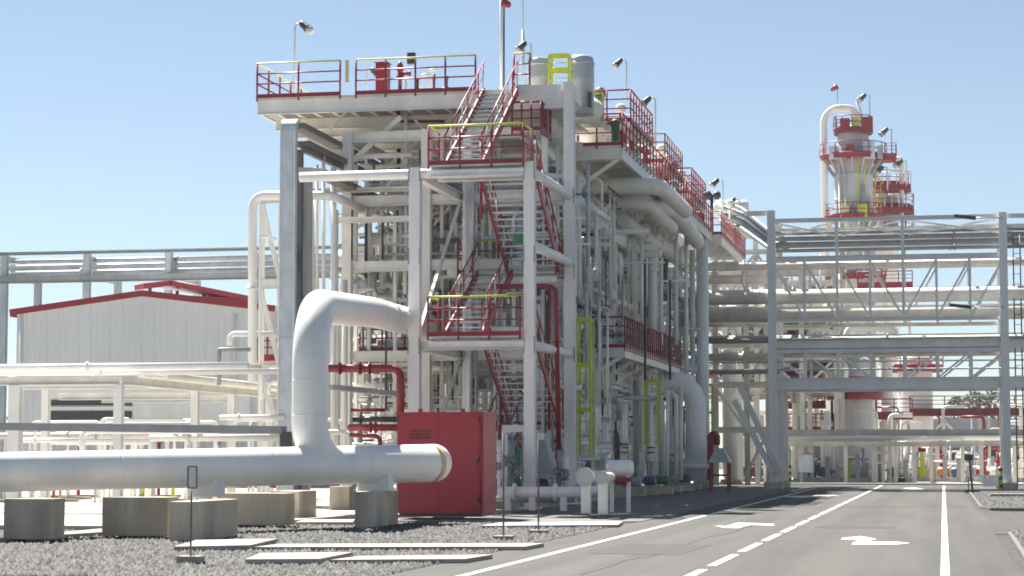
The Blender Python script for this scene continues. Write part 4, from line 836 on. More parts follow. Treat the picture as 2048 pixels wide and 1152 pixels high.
exchanger('cream horizontal vessel low in the second bay', (-16.6, 82, H3 + 1.1), 4.5, .65, 'cream')
exchanger('dull cream horizontal vessel behind the lower landing', (-16.4, 75, H3 + 1.2), 3.4, .5, 'cream2')
exchanger('grey horizontal vessel at ground level behind the red cabinet', (-17, 76, 1.9), 4, .6, 'skirt')
exchanger('cream horizontal vessel at ground level in the third bay', (-16.5, 90, 2.2), 4.4, .75, 'cream2')
exchanger('cream horizontal vessel above the middle landing level in the fourth bay', (-16.8, 99, H2 + 1.2), 4.4, .6, 'cream')
# ================================================================== EQUIPMENT AT THE FOOT OF THE PLANT
c = P(1076, 952, 66); t = thing('pump_hood', 'grey sheet metal hood at the foot of the stair tower', 'hood', c)
a, b = P(1044, 948, 66), P(1112, 948, 66); xc = (a.x + b.x) / 2; zt = Z_(1076, 866, 66)
m = B(); w0 = (b.x - a.x) / 2; w1 = w0 * .35
vs = [(xc - w0, 65.6, a.z), (xc + w0, 65.6, a.z), (xc + w0, 66.6, a.z), (xc - w0, 66.6, a.z), (xc - w1, 65.8, zt), (xc + w1, 65.8, zt), (xc + w1, 66.4, zt), (xc - w1, 66.4, zt)]
m.add(vs, [(0, 3, 2, 1), (4, 5, 6, 7), (0, 1, 5, 4), (1, 2, 6, 5), (2, 3, 7, 6), (3, 0, 4, 7)])
obj('hood', m, 'grey', t)
for x in (xc - w0 + .06, xc + w0 - .06):
    for y in (65.66, 66.54): obj('leg', B().bar((x, y, .13), (x, y, a.z), .06, .06), 'grey', t)
obj('motor', B().lathe((xc - .3, 66.1, a.z - .35), [(.12, 0), (.2, .05), (.2, .5), (.1, .6)], 14, (1, 0, 0)), 'dark', t)
# pipe run with sunlit top in front of the tower
a, b = P(996, 984, 62.6), P(1160, 984, 62.6)
b.z = a.z; o = pipe('low pale pipe on stub legs at the foot of the stair tower', [a, b, b + V(0, 3, 0)], .17, 'white', .4, 'low pipes at the foot of the plant', [(0, .2), (0, .7)], n=14)
for s in (.12, .42, .8):
    q = a.lerp(b, s); obj('leg', B().box((q.x - .09, q.y - .09, .12), (q.x + .09, q.y + .09, q.z - .12)), 'steel', o)
pipe('grey pipe lying just under the low pale pipe', [P(990, 998, 63.4), P(1150, 999, 63.4)], .1, 'grey', 0, 'low pipes at the foot of the plant')
for i, (px, y0, y1, Y, r, m) in enumerate(((998, 880, 985, 62.9, .06, 'cream'), (1010, 858, 985, 64, .09, 'steel'), (1022, 880, 990, 65, .12, 'grey'), (1036, 900, 985, 64, .07, 'green'), (1118, 900, 985, 66, .07, 'grey'), (1132, 915, 985, 66, .09, 'steel'))):
    pipe(['cream', 'pale', 'thick grey', 'green', 'thin grey', 'short pale'][i] + ' stub pipe rising at the foot of the stair tower', [P(px, y0, Y), P(px, y1, Y)], r, m, 0, 'stub pipes at the foot of the stair tower', [(0, .3), (0, .7)], valves=[(0, .5)])
pipe('cream elbowed pipe above the foot of the stair tower, right of the cabinet', [P(1007, 985, 65.5), P(1007, 856, 65.5), P(1048, 856, 65.5)], .09, 'cream', .2, 'stub pipes at the foot of the stair tower', [(1, .6)])
pipe('red stub pipe beside the cabinet corner', [P(1000, 850, 64.2), P(997, 960, 64.2)], .06, 'red', 0, 'red fire water pipes', [(0, .5)])
# round plates on pedestals
def plate_stand(label, px, py, rad_px, Y, yb):
    c = P(px, py, Y); r = rad_px * Y / F; t = thing('flange_stand', label, 'pipe end', (c.x, Y, .13), 'blind pipe ends on stands')
    obj('blind_flange', B().ring(c, (0, 1, 0), r, .08, 28), 'skirt', t); obj('pipe_stub', B().tube([c + V(0, .04, 0), c + V(0, 1.6, 0)], r * .72, 20), 'cream', t)
    bl = B()
    for k in range(12): bl.ring(c + V(math.cos(k * .5236) * r * .85, -.05, math.sin(k * .5236) * r * .85), (0, 1, 0), r * .06, .05, 6)
    obj('bolts', bl, 'grey', t)
    obj('pedestal', B().box((c.x - .12, Y + .1, .12), (c.x + .12, Y + .4, c.z - r * .7)), 'steel', t)
    obj('foot_plate', B().box((c.x - .35, Y - .1, .1), (c.x + .35, Y + .6, .15)), 'dark', t)
plate_stand('larger pale round pipe end on a stand beside the road', 1169, 954, 19, 58.5, 1030)
plate_stand('smaller pale round pipe end on a stand, right of the larger one', 1203, 955, 14, 57.5, 1045)
# white tank on a stand with a red valve
c = P(1240, 936, 62); t = thing('white_tank', 'small white tank with red valves on legs beside the road', 'tank', (c.x, 62, .13))
obj('tank_shell', B().lathe(c - V(.4, 0, 0), [(.02, 0), (.18, .01), (.235, .08), (.24, .14), (.24, .66), (.235, .72), (.18, .79), (.02, .8)], 20, (1, 0, 0)), 'white', t)
for s in (-.25, .25): obj('leg', B().box((c.x + s - .05, 61.9, .1), (c.x + s + .05, 62.1, c.z - .2)), 'steel', t)
obj('red_valve', B().lathe(c + V(-.1, -.3, -.38), [(.12, 0), (.13, .1), (.08, .15), (.13, .25), (.12, .35)], 12, (1, 0, 0)).tube([c + V(-.3, -.3, -.34), c + V(.4, -.3, -.34)], .07, 10), 'red', t)
# fire monitor shelter
c = P(1440, 960, 100); t = thing('fire_shelter', 'grey peaked hood on red legs standing beside the shaded road edge', 'shelter', (c.x, 100, .13))
z1_ = Z_(1440, 925, 100); z2_ = Z_(1440, 896, 100); w0 = 22 * 100 / F
vs = [(c.x - w0, 99.6, z1_), (c.x + w0, 99.6, z1_), (c.x + w0, 100.6, z1_), (c.x - w0, 100.6, z1_), (c.x - w0 * .35, 99.9, z2_), (c.x + w0 * .35, 99.9, z2_), (c.x + w0 * .35, 100.3, z2_), (c.x - w0 * .35, 100.3, z2_)]
obj('hood', B().add(vs, [(0, 3, 2, 1), (4, 5, 6, 7), (0, 1, 5, 4), (1, 2, 6, 5), (2, 3, 7, 6), (3, 0, 4, 7)]), 'pgalv', t)
for x in (-.8, .8):
    for y in (99.7, 100.5): obj('leg', B().bar((c.x + x * w0, y, .1), (c.x + x * w0, y, z1_), .1, .1), 'red', t)
obj('crossbar', B().bar((c.x - w0 * .8, 99.7, z1_ - .6), (c.x + w0 * .8, 99.7, z1_ - .6), .08, .1), 'red', t)
pipe('red hooked hose pipe behind the grey peaked hood', [P(1421, 960, 103), P(1421, 868, 103), P(1434, 868, 103), P(1434, 890, 103)], .16, 'red', .28, 'red fire water pipes')
# pumps under the lower walkway
for i in range(9):
    y = 86.5 + i * 2.6; x = -11.9 + .25 * (i % 3) - .8
    t = thing('pump', '%s pump counting back from the yellow ladder tower, under the lower walkway' % words_[i], 'pump', (x, y, .13), 'pumps on plinths under the lower walkway')
    obj('plinth', B().box((x - .6, y - .35, .12), (x + .6, y + .35, .4)), 'conc', t)
    obj('motor', B().lathe((x - .05, y, .72), [(.14, 0), (.2, .04), (.2, .45), (.15, .5)], 14, (1, 0, 0)), ['grey', 'blue', 'green', 'grey'][i % 4], t)
    obj('casing', B().lathe((x - .45, y, .72), [(.1, 0), (.24, .05), (.24, .22), (.1, .28), (.06, .45)], 14, (1, 0, 0)).tube([(x - .34, y, .8), (x - .34, y, 1.5)], .08, 10).ring((x - .34, y, 1.5), (0, 0, 1), .14, .06), 'grey', t)
exchanger('large dull cream vessel on the rear rack, left of the tall tower column', (-24, 98, 7.6), 5.4, .75, 'cream2')
exchanger('large pale vessel low in the rear rack', (-24, 96, 2.2), 5.4, .95, 'skirt')
exchanger('cream vessel on the lower level of the rear rack', (-24, 104, 4.8), 5.6, .8, 'cream')
exchanger('grey vessel at the right of the rear rack near the ground', (-22.4, 88, 2), 3.4, .7, 'skirt')
# ================================================================== CABLE TRAYS AND PIPES LEFT OF THE STRUCTURE
def tray(label, pts, wd, dp, upv=None, mat='galv'):
    t = thing('cable_tray', label, 'cable tray', V(pts[0]), 'galvanised cable trays')
    for a, b in zip(pts, pts[1:]):
        a, b = V(a), V(b); uv = upv or ((0, 1, 0) if abs((b - a).normalized().z) > .9 else None)
        obj('tray_body', B().prof(a, b, [(-wd / 2, -dp / 2), (wd / 2, -dp / 2), (wd / 2, dp / 2), (-wd / 2, dp / 2)], uv), mat, t)
        n = max(2, int((b - a).length / 1.6)); d, x, y = MB().frame_(a, b, uv)
        for k in range(n):
            c = a.lerp(b, (k + .5) / n); hl = (b - a).length / n / 2 - .008; obj('cover', B().bar(c + y * (dp / 2 + .012) - d * hl, c + y * (dp / 2 + .012) + d * hl, wd + .03, .02, y), mat, t)
    return t
CT = 66.2
ct = P(576, 600, CT); zt = Z_(576, 262, CT); wv = 30 * CT / F
t = tray('tall vertical cable tray standing left of the white riser', [(ct.x, CT, .5), (ct.x, CT, zt)], wv, .3, (0, -1, 0))
bp_ = [(-.15, 0), (-.148, .06), (-.13, .15), (-.10, .23), (-.05, .3), (.02, .36), (.1, .4), (.2, .425), (.32, .43), (.32, .12), (.2, .1), (.15, 0)]; nb = len(bp_)
obj('tray_bend', B().add([(ct.x - wv / 2 - .02, CT + a, zt + b) for a, b in bp_] + [(ct.x + wv / 2 + .02, CT + a, zt + b) for a, b in bp_], [tuple(range(nb)), tuple(range(nb, 2 * nb))[::-1]] + [(i, i + nb, (i + 1) % nb + nb, (i + 1) % nb) for i in range(nb)]), 'galv', t)
for x in (ct.x - wv / 2 - .012, ct.x + wv / 2 + .012): obj('side_flange', B().box((x - .012, CT - .2, .5), (x + .012, CT - .14, zt)), 'steel', t)
tray('narrow cable tray close behind the tall vertical one', [(X_(612, CT + 1), CT + 1, .5), (X_(612, CT + 1), CT + 1, Z_(612, 336, CT + 1))], .3, .2, (0, -1, 0), 'grey')
tray('dark strip for the shaded recess between the two vertical trays', [(X_(597, CT + .7), CT + .7, .5), (X_(597, CT + .7), CT + .7, Z_(597, 300, CT + .7))], .16, .2, (0, -1, 0), 'dark')  # shade of the gap put in as a dark coloured strip
for i, (px, py, wd, y1) in enumerate(((594, 252, .5, 82), (606, 288, .48, 82), (640, 348, .5, 84), (608, 300, .16, 76))):
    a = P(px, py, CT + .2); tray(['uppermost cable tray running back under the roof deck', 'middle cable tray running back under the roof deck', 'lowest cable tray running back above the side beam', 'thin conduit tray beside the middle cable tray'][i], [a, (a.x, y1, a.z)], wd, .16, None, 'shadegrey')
tray('short flat tray bridging the vertical trays at the level of the side beam', [P(600, 342, CT - .3), P(652, 345, CT - .3)], .4, .16, None, 'grey')
# white loop pipe with the tall leg
pipe('tall white pipe bending over at the top, left of the vertical cable tray', [P(505, 765, 67.5), P(505, 391, 67.5), P(662, 391, 67.5), P(662, 391, 67.5) + V(0, 4, 0)], .15, 'white', .42, 'white pipes left of the cable trays', [(0, .5)], n=16)
pipe('thin white pipe beside the tall white pipe', [P(520, 830, 67), P(520, 470, 67), P(552, 478, 67)], .045, 'white', .12, 'white pipes left of the cable trays')
pipe('thin white vertical pipe left of the bent riser top', [P(634, 650, 68), P(634, 330, 68)], .05, 'white', 0, 'white pipes left of the cable trays')
pipe('second thin white vertical pipe above the riser', [P(647, 640, 68.5), P(647, 310, 68.5)], .06, 'white', 0, 'white pipes left of the cable trays')
pipe('pale vertical pipe with a flange above the riser', [P(667, 900, 69), P(667, 335, 69)], .1, 'white', 0, 'white pipes left of the cable trays', [(0, .3), (0, .6)])
pipe('thin pale vertical pipe right beside the riser', [P(674, 900, 69.5), P(674, 420, 69.5)], .05, 'cream', 0, 'white pipes left of the cable trays')
pipe('cream vertical pipe behind the top of the riser', [P(690, 890, 70), P(690, 560, 70)], .09, 'cream', 0, 'white pipes left of the cable trays')
pipe('short thick cream pipe left of the two vertical trays', [P(622, 600, 68), P(622, 395, 68)], .13, 'cream', 0, 'white pipes left of the cable trays')
# side lattice frame with diagonal members
t = thing('lattice_frame', 'narrow cream frame with slanting members behind the tall white pipe', 'frame', P(545, 900, 69))
for px in (524, 562, 618): q = P(px, 500, 69); obj('upright', B().bar((q.x, 69, .11), (q.x, 69, Z_(px, 398, 69)), .16, .16), 'cream', t)
for y_ in (400, 570, 740): a, b = P(520, y_, 69), P(640, y_, 69); b.z = a.z; obj('rail_beam', B().ibeam((a.x, 68.9, a.z), (b.x, 68.9, b.z), .14, .3), 'cream', t)
for (x0, y0, x1, y1) in ((524, 408, 562, 568), (522, 585, 560, 735), (524, 755, 558, 860)): obj('diagonal', B().bar(P(x0, y0, 68.8), P(x1, y1, 68.8), .15, .15), 'cream', t)
tb = [P(460, 690, 68), P(460, 668, 68), P(556, 668, 68)]
pipe('white pipe with a bend crossing behind the tall white pipe', tb, .1, 'white', .25, 'white pipes left of the cable trays')
pipe('lower white hooked pipe beside the vertical cable tray', [P(524, 800, 66.8), P(524, 740, 66.8), P(560, 740, 66.8)], .07, 'white', .2, 'white pipes left of the cable trays')
pipe('lowest white hooked pipe beside the vertical cable tray', [P(538, 790, 66.6), P(538, 764, 66.6), P(566, 764, 66.6)], .07, 'white', .2, 'white pipes left of the cable trays')
c0, c1 = P(514, 668, 75), P(556, 716, 75)
t = thing('red_guard', 'small red railed platform seen behind the tall white pipe', 'platform', (c0.x, 75, c1.z)); obj('deck', B().box((c0.x, 75, c1.z - .1), (c1.x, 76.4, c1.z)), 'red', t); railing(t, [(c0.x, 75, c1.z), (c1.x, 75, c1.z)], c0.z - c1.z, .35, top='red')
pipe('red pipe low behind the tall white pipe', [P(512, 743, 74), P(560, 743, 74)], .09, 'red', 0, 'red fire water pipes')
# ------------------------------------------------------------------ left low pipe rack
RY = 62.
t = thing('low_pipe_rack', 'low cream pipe rack on posts across the left behind the foreground pipeline', 'pipe rack', P(140, 980, RY))
zb = Z_(100, 762, RY); g0 = P(240, 757, RY)
obj('beam', B().ibeam((P(-80, 760, RY).x, RY, zb), (g0.x, RY, zb), .24, .26), 'cream', t)
obj('beam', B().ibeam((g0.x, RY + .13, zb), (g0.x, 80, zb), .24, .26), 'cream', t)
obj('beam', B().ibeam((P(-80, 760, RY).x, RY + 4, zb), (g0.x - .13, RY + 4, zb), .24, .26), 'cream', t)
for px, Y, wd in ((32, RY, .36), (92, RY + 4, .24), (238, RY, .26)):
    q = P(px, 800, Y); obj('post', B().ibeam((q.x, Y, .05), (q.x, Y, zb - .13), wd, wd, (0, 1, 0)), 'steel', t)
for Y in (68.8, 72.6, 77): obj('post', B().ibeam((g0.x, Y, .05), (g0.x, Y, zb - .13), .26, .26, (0, 1, 0)), 'steel', t)
for px, Y in ((402, 68.8), (480, 72.6)):
    obj('cross_beam', B().ibeam((g0.x - 5, Y, zb - .28), (g0.x - .0, Y, zb - .28), .2, .26), 'cream', t)
for i, (py, Y, r, m, x1) in enumerate(((736, RY + .8, .11, 'white', 497), (748, RY + 1.3, .09, 'white', 560), (742, RY + 2.4, .14, 'cream', 520))):
    a, b = P(-80, py, Y), P(x1, py, Y); b.z = a.z
    pipe(['front white pipe lying on the low pipe rack', 'second white pipe lying on the low pipe rack', 'thick cream pipe at the back of the low pipe rack'][i], [a, b], r, m, 0, 'pipes on the low pipe rack', [(0, .45)], n=14)
for i, (x, r) in enumerate(((g0.x - .5, .1), (g0.x + .35, .12))):
    pipe(['left pipe running back along the low pipe rack', 'right pipe running back along the low pipe rack'][i], [(x, RY + 3, zb + .25), (x, 82, zb + .25)], r, 'cream', 0, 'pipes on the low pipe rack')
pipe('grey goalpost pipe standing on the low pipe rack', [P(438, 770, 66), P(438, 699, 66), P(500, 699, 66)], .07, 'grey', .05, 'white pipes left of the cable trays')
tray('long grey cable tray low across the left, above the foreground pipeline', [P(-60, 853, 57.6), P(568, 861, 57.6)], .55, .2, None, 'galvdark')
tray('short cable tray dropping at the end of the long grey one', [P(572, 864, 57.6), P(574, 905, 57.6)], .3, .16, (0, -1, 0), 'dark')
tray('second grey cable tray running back under the red fire main', [P(660, 775, 64), P(806, 790, 66)], .4, .14, None, 'grey')
pipe('white pipe with a hooked end just above the foreground pipeline', [P(165, 905, 60), P(165, 862, 60), P(440, 862, 60)], .1, 'white', .25, 'low pipes behind the foreground pipeline')
for i, (px0, px1, py, Y, m, r) in enumerate(((30, 165, 881, 63, 'white', .08), (100, 300, 884, 68, 'white', .1), (300, 560, 876, 66, 'cream', .12), (-40, 560, 872, 72, 'cream2', .12), (440, 570, 835, 66, 'white', .09))):
    a, b = P(px0, py, Y), P(px1, py, Y); b.z = a.z
    pipe(['short sunlit white pipe at the far left behind the pipeline', 'sunlit white pipe left of the middle behind the pipeline', 'cream pipe just left of the riser behind the pipeline', 'long dull cream pipe in the back behind the pipeline', 'sunlit white pipe left of the riser foot'][i], [a, b], r, m, 0, 'low pipes behind the foreground pipeline', [(0, .3)])
lp = random.Random(9); lq = {}
for k in range(26):
    px = lp.uniform(-20, 560); Y = lp.uniform(66, 84); py = lp.uniform(838, 886); L_ = lp.uniform(1, 4); a = P(px, py, Y); m = lp.choice(['white', 'cream', 'steel', 'galv', 'white', 'grey']); r = lp.choice([.04, .06, .09])
    lq.setdefault(m, B()).tube([V(a.x, a.y, .12), a, a + V(L_, 0, 0), V(a.x + L_, a.y, .12)], r, 8, bend=.25)
al = B(); mi = []; ms = sorted(lq)
for k, m in enumerate(ms): al.add(lq[m].v, lq[m].f); al.s[-len(lq[m].f):] = lq[m].s; mi += [k] * len(lq[m].f)
o = obj('low_pipework', al, ms[0]); o.data.materials.clear()
for m in ms: o.data.materials.append(M[m])
o.data.polygons.foreach_set('material_index', mi); o['kind'] = 'stuff'; tag(o, 'tangle of low white and grey pipework in front of the white building', 'pipework')
# low equipment seen under the rack
low = [(8, 'orange'), (40, 'red'), (108, 'red'), (122, 'orange'), (150, 'cream'), (170, 'red'), (255, 'cream'), (300, 'yellow'), (330, 'red'), (360, 'yellow'), (420, 'cream'), (452, 'grey'), (480, 'yellow'), (520, 'cream'), (545, 'red')]
for i, (px, mt) in enumerate(low):
    Y = 70 + (i * 37 % 11); q = P(px, 900, Y); z = .11
    t = thing('valve_station', '%s valve station %s behind the foreground pipeline' % (('orange', 'red', 'cream', 'yellow', 'grey')[('orange', 'red', 'cream', 'yellow', 'grey').index(mt)], words_[[k for k, l in enumerate(low) if l[1] == mt].index(i)] + ' of its colour from the left'), 'valve', (q.x, Y, z), 'valve stations behind the foreground pipeline')
    hh = 2.2 + (i % 3) * .35
    obj('standpipe', B().tube([(q.x - .25, Y, z), (q.x - .25, Y, hh - .6)], .07, 8).tube([(q.x - .6, Y, .75), (q.x + .6, Y, .75), (q.x + .6, Y + .8, .75)], .09, 8, bend=.2).ring((q.x - .25, Y, hh - .6), (0, 0, 1), .14, .06), mt, t)
    obj('valve_body', B().lathe((q.x - .25, Y, 1.3), [(.15, 0), (.15, .06), (.09, .1), (.14, .25), (.09, .4), (.15, .44), (.15, .5)], 10), mt, t)
    obj('handwheel', B().torus((q.x - .25, Y - .35, 1.55), (0, 1, 0), .17, .025).tube([(q.x - .25, Y, 1.55), (q.x - .25, Y - .35, 1.55)], .03, 6), 'dark', t)
    obj('drip_tray', B().box((q.x - .5, Y - .3, z), (q.x + .6, Y + .3, z + .12)), 'conc', t)
# ------------------------------------------------------------------ white building with red eaves
BY = 108.
x0, x1 = X_(31, BY), X_(541, BY); xm = X_(285, BY); ze = Z_(31, 628, BY); zr = Z_(285, 592, BY); ln = 22
t = thing('metal_shed', 'white ribbed metal building with a red roof edge on the left', 'building', ((x0 + x1) / 2, BY, 0))
wl = B(); pr = [(x0, 0), (x1, 0), (x1, ze), (xm, zr), (x0, ze)]
nr = int((x1 - x0) / .36); xs = []
for k in range(nr):
    xk = x0 + (x1 - x0) * k / nr; wv_ = (x1 - x0) / nr; xs += [(xk, 0), (xk + wv_ * .55, 0), (xk + wv_ * .65, -.03), (xk + wv_ * .9, -.03)]
xs.append((x1, 0)); zt_ = lambda x: zr - (zr - ze) * abs(x - xm) / ((x1 - xm) if x > xm else (xm - x0))
wl.add([(x, BY + o_, 0) for x, o_ in xs] + [(x, BY + o_, zt_(x)) for x, o_ in xs], [(i, i + 1, len(xs) + i + 1, len(xs) + i) for i in range(len(xs) - 1)])
wl.add([(x, BY + .01, z) for x, z in pr] + [(x, BY + ln, z) for x, z in pr], [tuple(range(5, 10))[::-1]] + [(i, i + 5, (i + 1) % 5 + 5, (i + 1) % 5) for i in (1, 4)])
obj('wall', wl, 'clad', t)
rf = B(); hh = .28
for (xa, za_, xb, zb_) in ((x0 - .3, ze - .06, xm, zr), (xm, zr, x1 + .3, ze - .06)):
    rf.add([(xa, BY - .25, za_), (xb, BY - .25, zb_), (xb, BY + ln + .25, zb_), (xa, BY + ln + .25, za_), (xa, BY - .25, za_ + hh), (xb, BY - .25, zb_ + hh), (xb, BY + ln + .25, zb_ + hh), (xa, BY + ln + .25, za_ + hh)], [(0, 3, 2, 1), (4, 5, 6, 7), (0, 1, 5, 4), (1, 2, 6, 5), (2, 3, 7, 6), (3, 0, 4, 7)])
ro = obj('roof', rf, 'steel', t)
for (xa, za_, xb, zb_) in ((x0 - .3, ze - .06, xm, zr), (xm, zr, x1 + .3, ze - .06)): obj('verge_trim', B().prof((xa, BY - .3, za_ + .13), (xb, BY - .3, zb_ + .13), [(-.03, -.17), (.03, -.17), (.03, .17), (-.03, .17)]), 'red', ro)
def px_box(px0, px1, py0, py1, Y, d=.06): a, b = P(px0, py0, Y), P(px1, py1, Y); return B().box((a.x, Y, b.z), (b.x, Y + d, a.z))
obj('skirting', px_box(100, 500, 775, 850, BY - .1, .09), 'steel', t)
for k, (a, b, c, d) in enumerate(((100, 228, 800, 811), (100, 228, 822, 842), (246, 263, 800, 811), (246, 263, 822, 842))):
    o = obj('louvre_opening', px_box(a, b, c, d, BY - .17), 'dark', t); obj('frame', px_box(a - 2, b + 2, d, d + 2, BY - .2, .1), 'grey', o)
for px in (120, 215, 390, 470): obj('down_pipe', B().tube([(X_(px, BY), BY - .16, 0), (X_(px, BY), BY - .16, ze - .2)], .06, 8), 'white', t) if px in (470,) else None
obj('gutter', B().bar((x0 - .2, BY - .3, ze - .1), (x0 - .2, BY + ln, ze - .1), .16, .16), 'red', t)
obj('down_pipe', B().tube([(x0 + .3, BY - .15, 0), (x0 + .3, BY - .15, ze)], .07, 8), 'white', t)
# red roof ventilator frame
t = thing('roof_ventilator', 'long red ridge ventilator lying on the roof of the white building', 'ventilator', P(300, 590, BY + 4))
v0, v1 = P(278, 590, BY + 4), P(492, 604, BY + 9)
a0, a1 = P(278, 574, BY + 4), P(492, 600, BY + 9); mid_ = P(330, 568, BY + 5)
obj('ridge_cap', B().bar(a0, mid_, 1.6, .3).bar(mid_, a1, 1.6, .3), 'red', t)
for s in (.1, .35, .6, .85): q = a0.lerp(a1, s); obj('strut', B().bar((q.x, q.y, q.z - .75), (q.x, q.y, q.z + .05), .15, .15), 'red', t)
obj('base_rail', B().bar(v0 - V(0, 0, .2), v1 - V(0, 0, .05), 1.4, .45), 'red', t)
# ------------------------------------------------------------------ far pipe rack behind the building
FY = 122.
t = thing('tall_pipe_rack', 'tall grey pipe rack behind the white building', 'pipe rack', P(180, 960, FY))
for px in (-158, 10, 175, 338, 512, 690):
    q = P(px, 505, FY); obj('post', B().ibeam((q.x, FY, 0), (q.x, FY, q.z), .4, .4, (0, 1, 0)), 'pgalv', t); obj('post', B().ibeam((q.x, FY + 5, 0), (q.x, FY + 5, q.z - .4), .4, .4, (0, 1, 0)), 'pgalv', t)
    for py in (517, 553): z = Z_(px, py, FY); obj('cross_beam', B().ibeam((q.x, FY + .2, z), (q.x, FY + 5, z), .25, .3), 'pgalv', t)
    obj('brace', B().bar((q.x + .2, FY, 4), (q.x + 4.2, FY, 0.2) if False else (q.x + .2 + 4.4, FY, Z_(px, 600, FY) - 4), .12, .12), 'pgalv', t) if px in (10,) else None
xa, xb = P(-200, 520, FY).x, P(720, 520, FY).x
obj('beam', B().ibeam((xa, FY - .3, Z_(300, 556, FY)), (xb, FY - .3, Z_(300, 556, FY)), .3, .45), 'grey', t)
obj('beam', B().ibeam((xa, FY - .3, Z_(300, 503, FY)), (xb, FY - .3, Z_(300, 503, FY)), .2, .2), 'grey', t)
for i, (py, dy, r, m) in enumerate(((518, 1.2, .13, 'pgalv'), (531, .9, .2, 'pgalv'), (538, 2.2, .26, 'grey'), (544, .5, .22, 'pgalv'), (526, 3.2, .2, 'white'), (540, 3.6, .2, 'pgalv'))):
    z = Z_(300, py, FY + dy); pipe(['thin uppermost', 'second', 'thick dark', 'front lowest', 'white rear', 'rear grey'][i] + ' pipe on the tall rack behind the white building', [(xa, FY + dy, z), (xb, FY + dy, z)], r, m, 0, 'pipes on the tall rack behind the white building', [(0, .4), (0, .6)])
# ================================================================== PIPE BRIDGE OVER THE ROAD
GY = 113.0; GD = 5.0
bl, br = P(1545, 700, GY).x, P(2010, 700, GY).x
def gz(py): return Z_(1780, py, GY)
t = thing('pipe_bridge', 'tall grey steel pipe bridge crossing over the road', 'pipe bridge', ((bl + br) / 2, GY, 0))
zt = gz(436)
for x, zz in ((bl, gz(416)), (br, gz(430))):
    for y in (GY, GY + GD):
        c = obj('post', B().ibeam((x, y, .3), (x, y, zz), .42, .42, (0, 1, 0)), 'steel', t)
        obj('pedestal', B().box((x - .5, y - .5, -.02), (x + .5, y + .5, .38)), 'conc', c)
    for py in (436, 500, 580, 690, 766): obj('cross_beam', B().ibeam((x, GY + .22, gz(py)), (x, GY + GD - .22, gz(py)), .25, .35), 'steel', t)
xe = br + 16
for y in (GY, GY + GD):
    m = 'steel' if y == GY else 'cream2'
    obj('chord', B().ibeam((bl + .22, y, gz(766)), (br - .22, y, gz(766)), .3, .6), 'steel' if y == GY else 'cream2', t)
    obj('chord', B().ibeam((bl + .22, y, gz(700)), (br - .22, y, gz(700)), .25, .25), m, t)
    obj('chord', B().ibeam((bl + .22, y, gz(688)), (br - .22, y, gz(688)), .25, .45), 'cream', t)
    obj('chord', B().ibeam((bl + .22, y, gz(638)), (br - .22, y, gz(638)), .2, .2), m, t)
    obj('chord', B().ibeam((bl + .22, y, gz(515)), (br - .22, y, gz(515)), .25, .3), m, t)
    obj('chord', B().ibeam((bl + .22, y, gz(437)), (br - .22, y, gz(437)), .2, .22), m, t)
    obj('chord', B().ibeam((br + .22, y, gz(766)), (xe, y, gz(766)), .3, .6), 'steel', t)
    obj('chord', B().ibeam((br + .22, y, gz(690)), (xe, y, gz(690)), .25, .45), 'cream', t)
    obj('chord', B().ibeam((br + .22, y, gz(437)), (xe, y, gz(437)), .2, .22), m, t)
    n = 7
    for k in range(1, n):
        x = bl + (br - bl) * k / n
        obj('vertical', B().bar((x, y, gz(755)), (x, y, gz(700)), .16, .16), m, t)
        obj('vertical', B().bar((x, y, gz(638)), (x, y, gz(515)), .13, .13), m, t)
        if k in (2, 4): obj('vertical', B().bar((x, y, gz(515)), (x, y, gz(437)), .16, .16), m, t)
    for k in range(n):
        xa, xb = bl + (br - bl) * k / n, bl + (br - bl) * (k + 1) / n
        if k % 2: xa, xb = xb, xa
        xa, xb = (xa, xb)
        s = 1 if k < n / 2 else -1
        a, b = bl + (br - bl) * k / n, bl + (br - bl) * (k + 1) / n
        if s < 0: a, b = b, a
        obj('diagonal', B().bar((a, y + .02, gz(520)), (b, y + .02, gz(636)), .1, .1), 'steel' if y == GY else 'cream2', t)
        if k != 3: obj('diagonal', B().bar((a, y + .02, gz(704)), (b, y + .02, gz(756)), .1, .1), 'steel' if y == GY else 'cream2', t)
    for (a, b) in ((0, .29), (.29, .58), (.58, 1)):
        xa, xb = bl + (br - bl) * a + .2, bl + (br - bl) * b - .2
        obj('wind_brace', B().bar((xa, y + (.3 if y == GY else -.3), gz(440)), (xb, y + (.3 if y == GY else -.3), gz(468)), .09, .09), 'steel', t)
        obj('wind_brace', B().bar((xa, y + (.45 if y == GY else -.45), gz(468)), (xb, y + (.45 if y == GY else -.45), gz(440)), .09, .09), 'steel', t)
# left link frame
xl = P(1488, 420, GY).x
obj('chord', B().ibeam((xl, GY, gz(421)), (bl - .22, GY, gz(421)), .25, .25), 'steel', t)
for y0, y1, x0, x1 in ((770, 948, 1478, 1562), (800, 948, 1468, 1548)): obj('diagonal', B().bar(P(x0, y0, GY - .6), P(x1, y1, GY - .6), .3, .3), 'cream', t)
q = P(1566, 700, GY + GD); obj('post', B().ibeam((q.x, GY + GD + .5, 0), (q.x, GY + GD + .5, gz(740)), .4, .4, (0, 1, 0)), 'cream', t)
# ladder at the right post
q = P(2030, 700, GY + 1); q2 = P(2044, 700, GY + 1)
t2 = thing('access_ladder', 'dark ladder rising beside the right post of the pipe bridge', 'ladder', (q.x, GY + 1, .1), None)
for x in (q.x, q2.x): obj('stile', B().tube([(x, GY + 1, .1), (x, GY + 1, gz(470))], .04, 6), 'dark', t2)
for k in range(24): z = .6 + k * .54; obj('rung', B().tube([(q.x, GY + 1, z), (q2.x, GY + 1, z)], .018, 6), 'dark', t2)
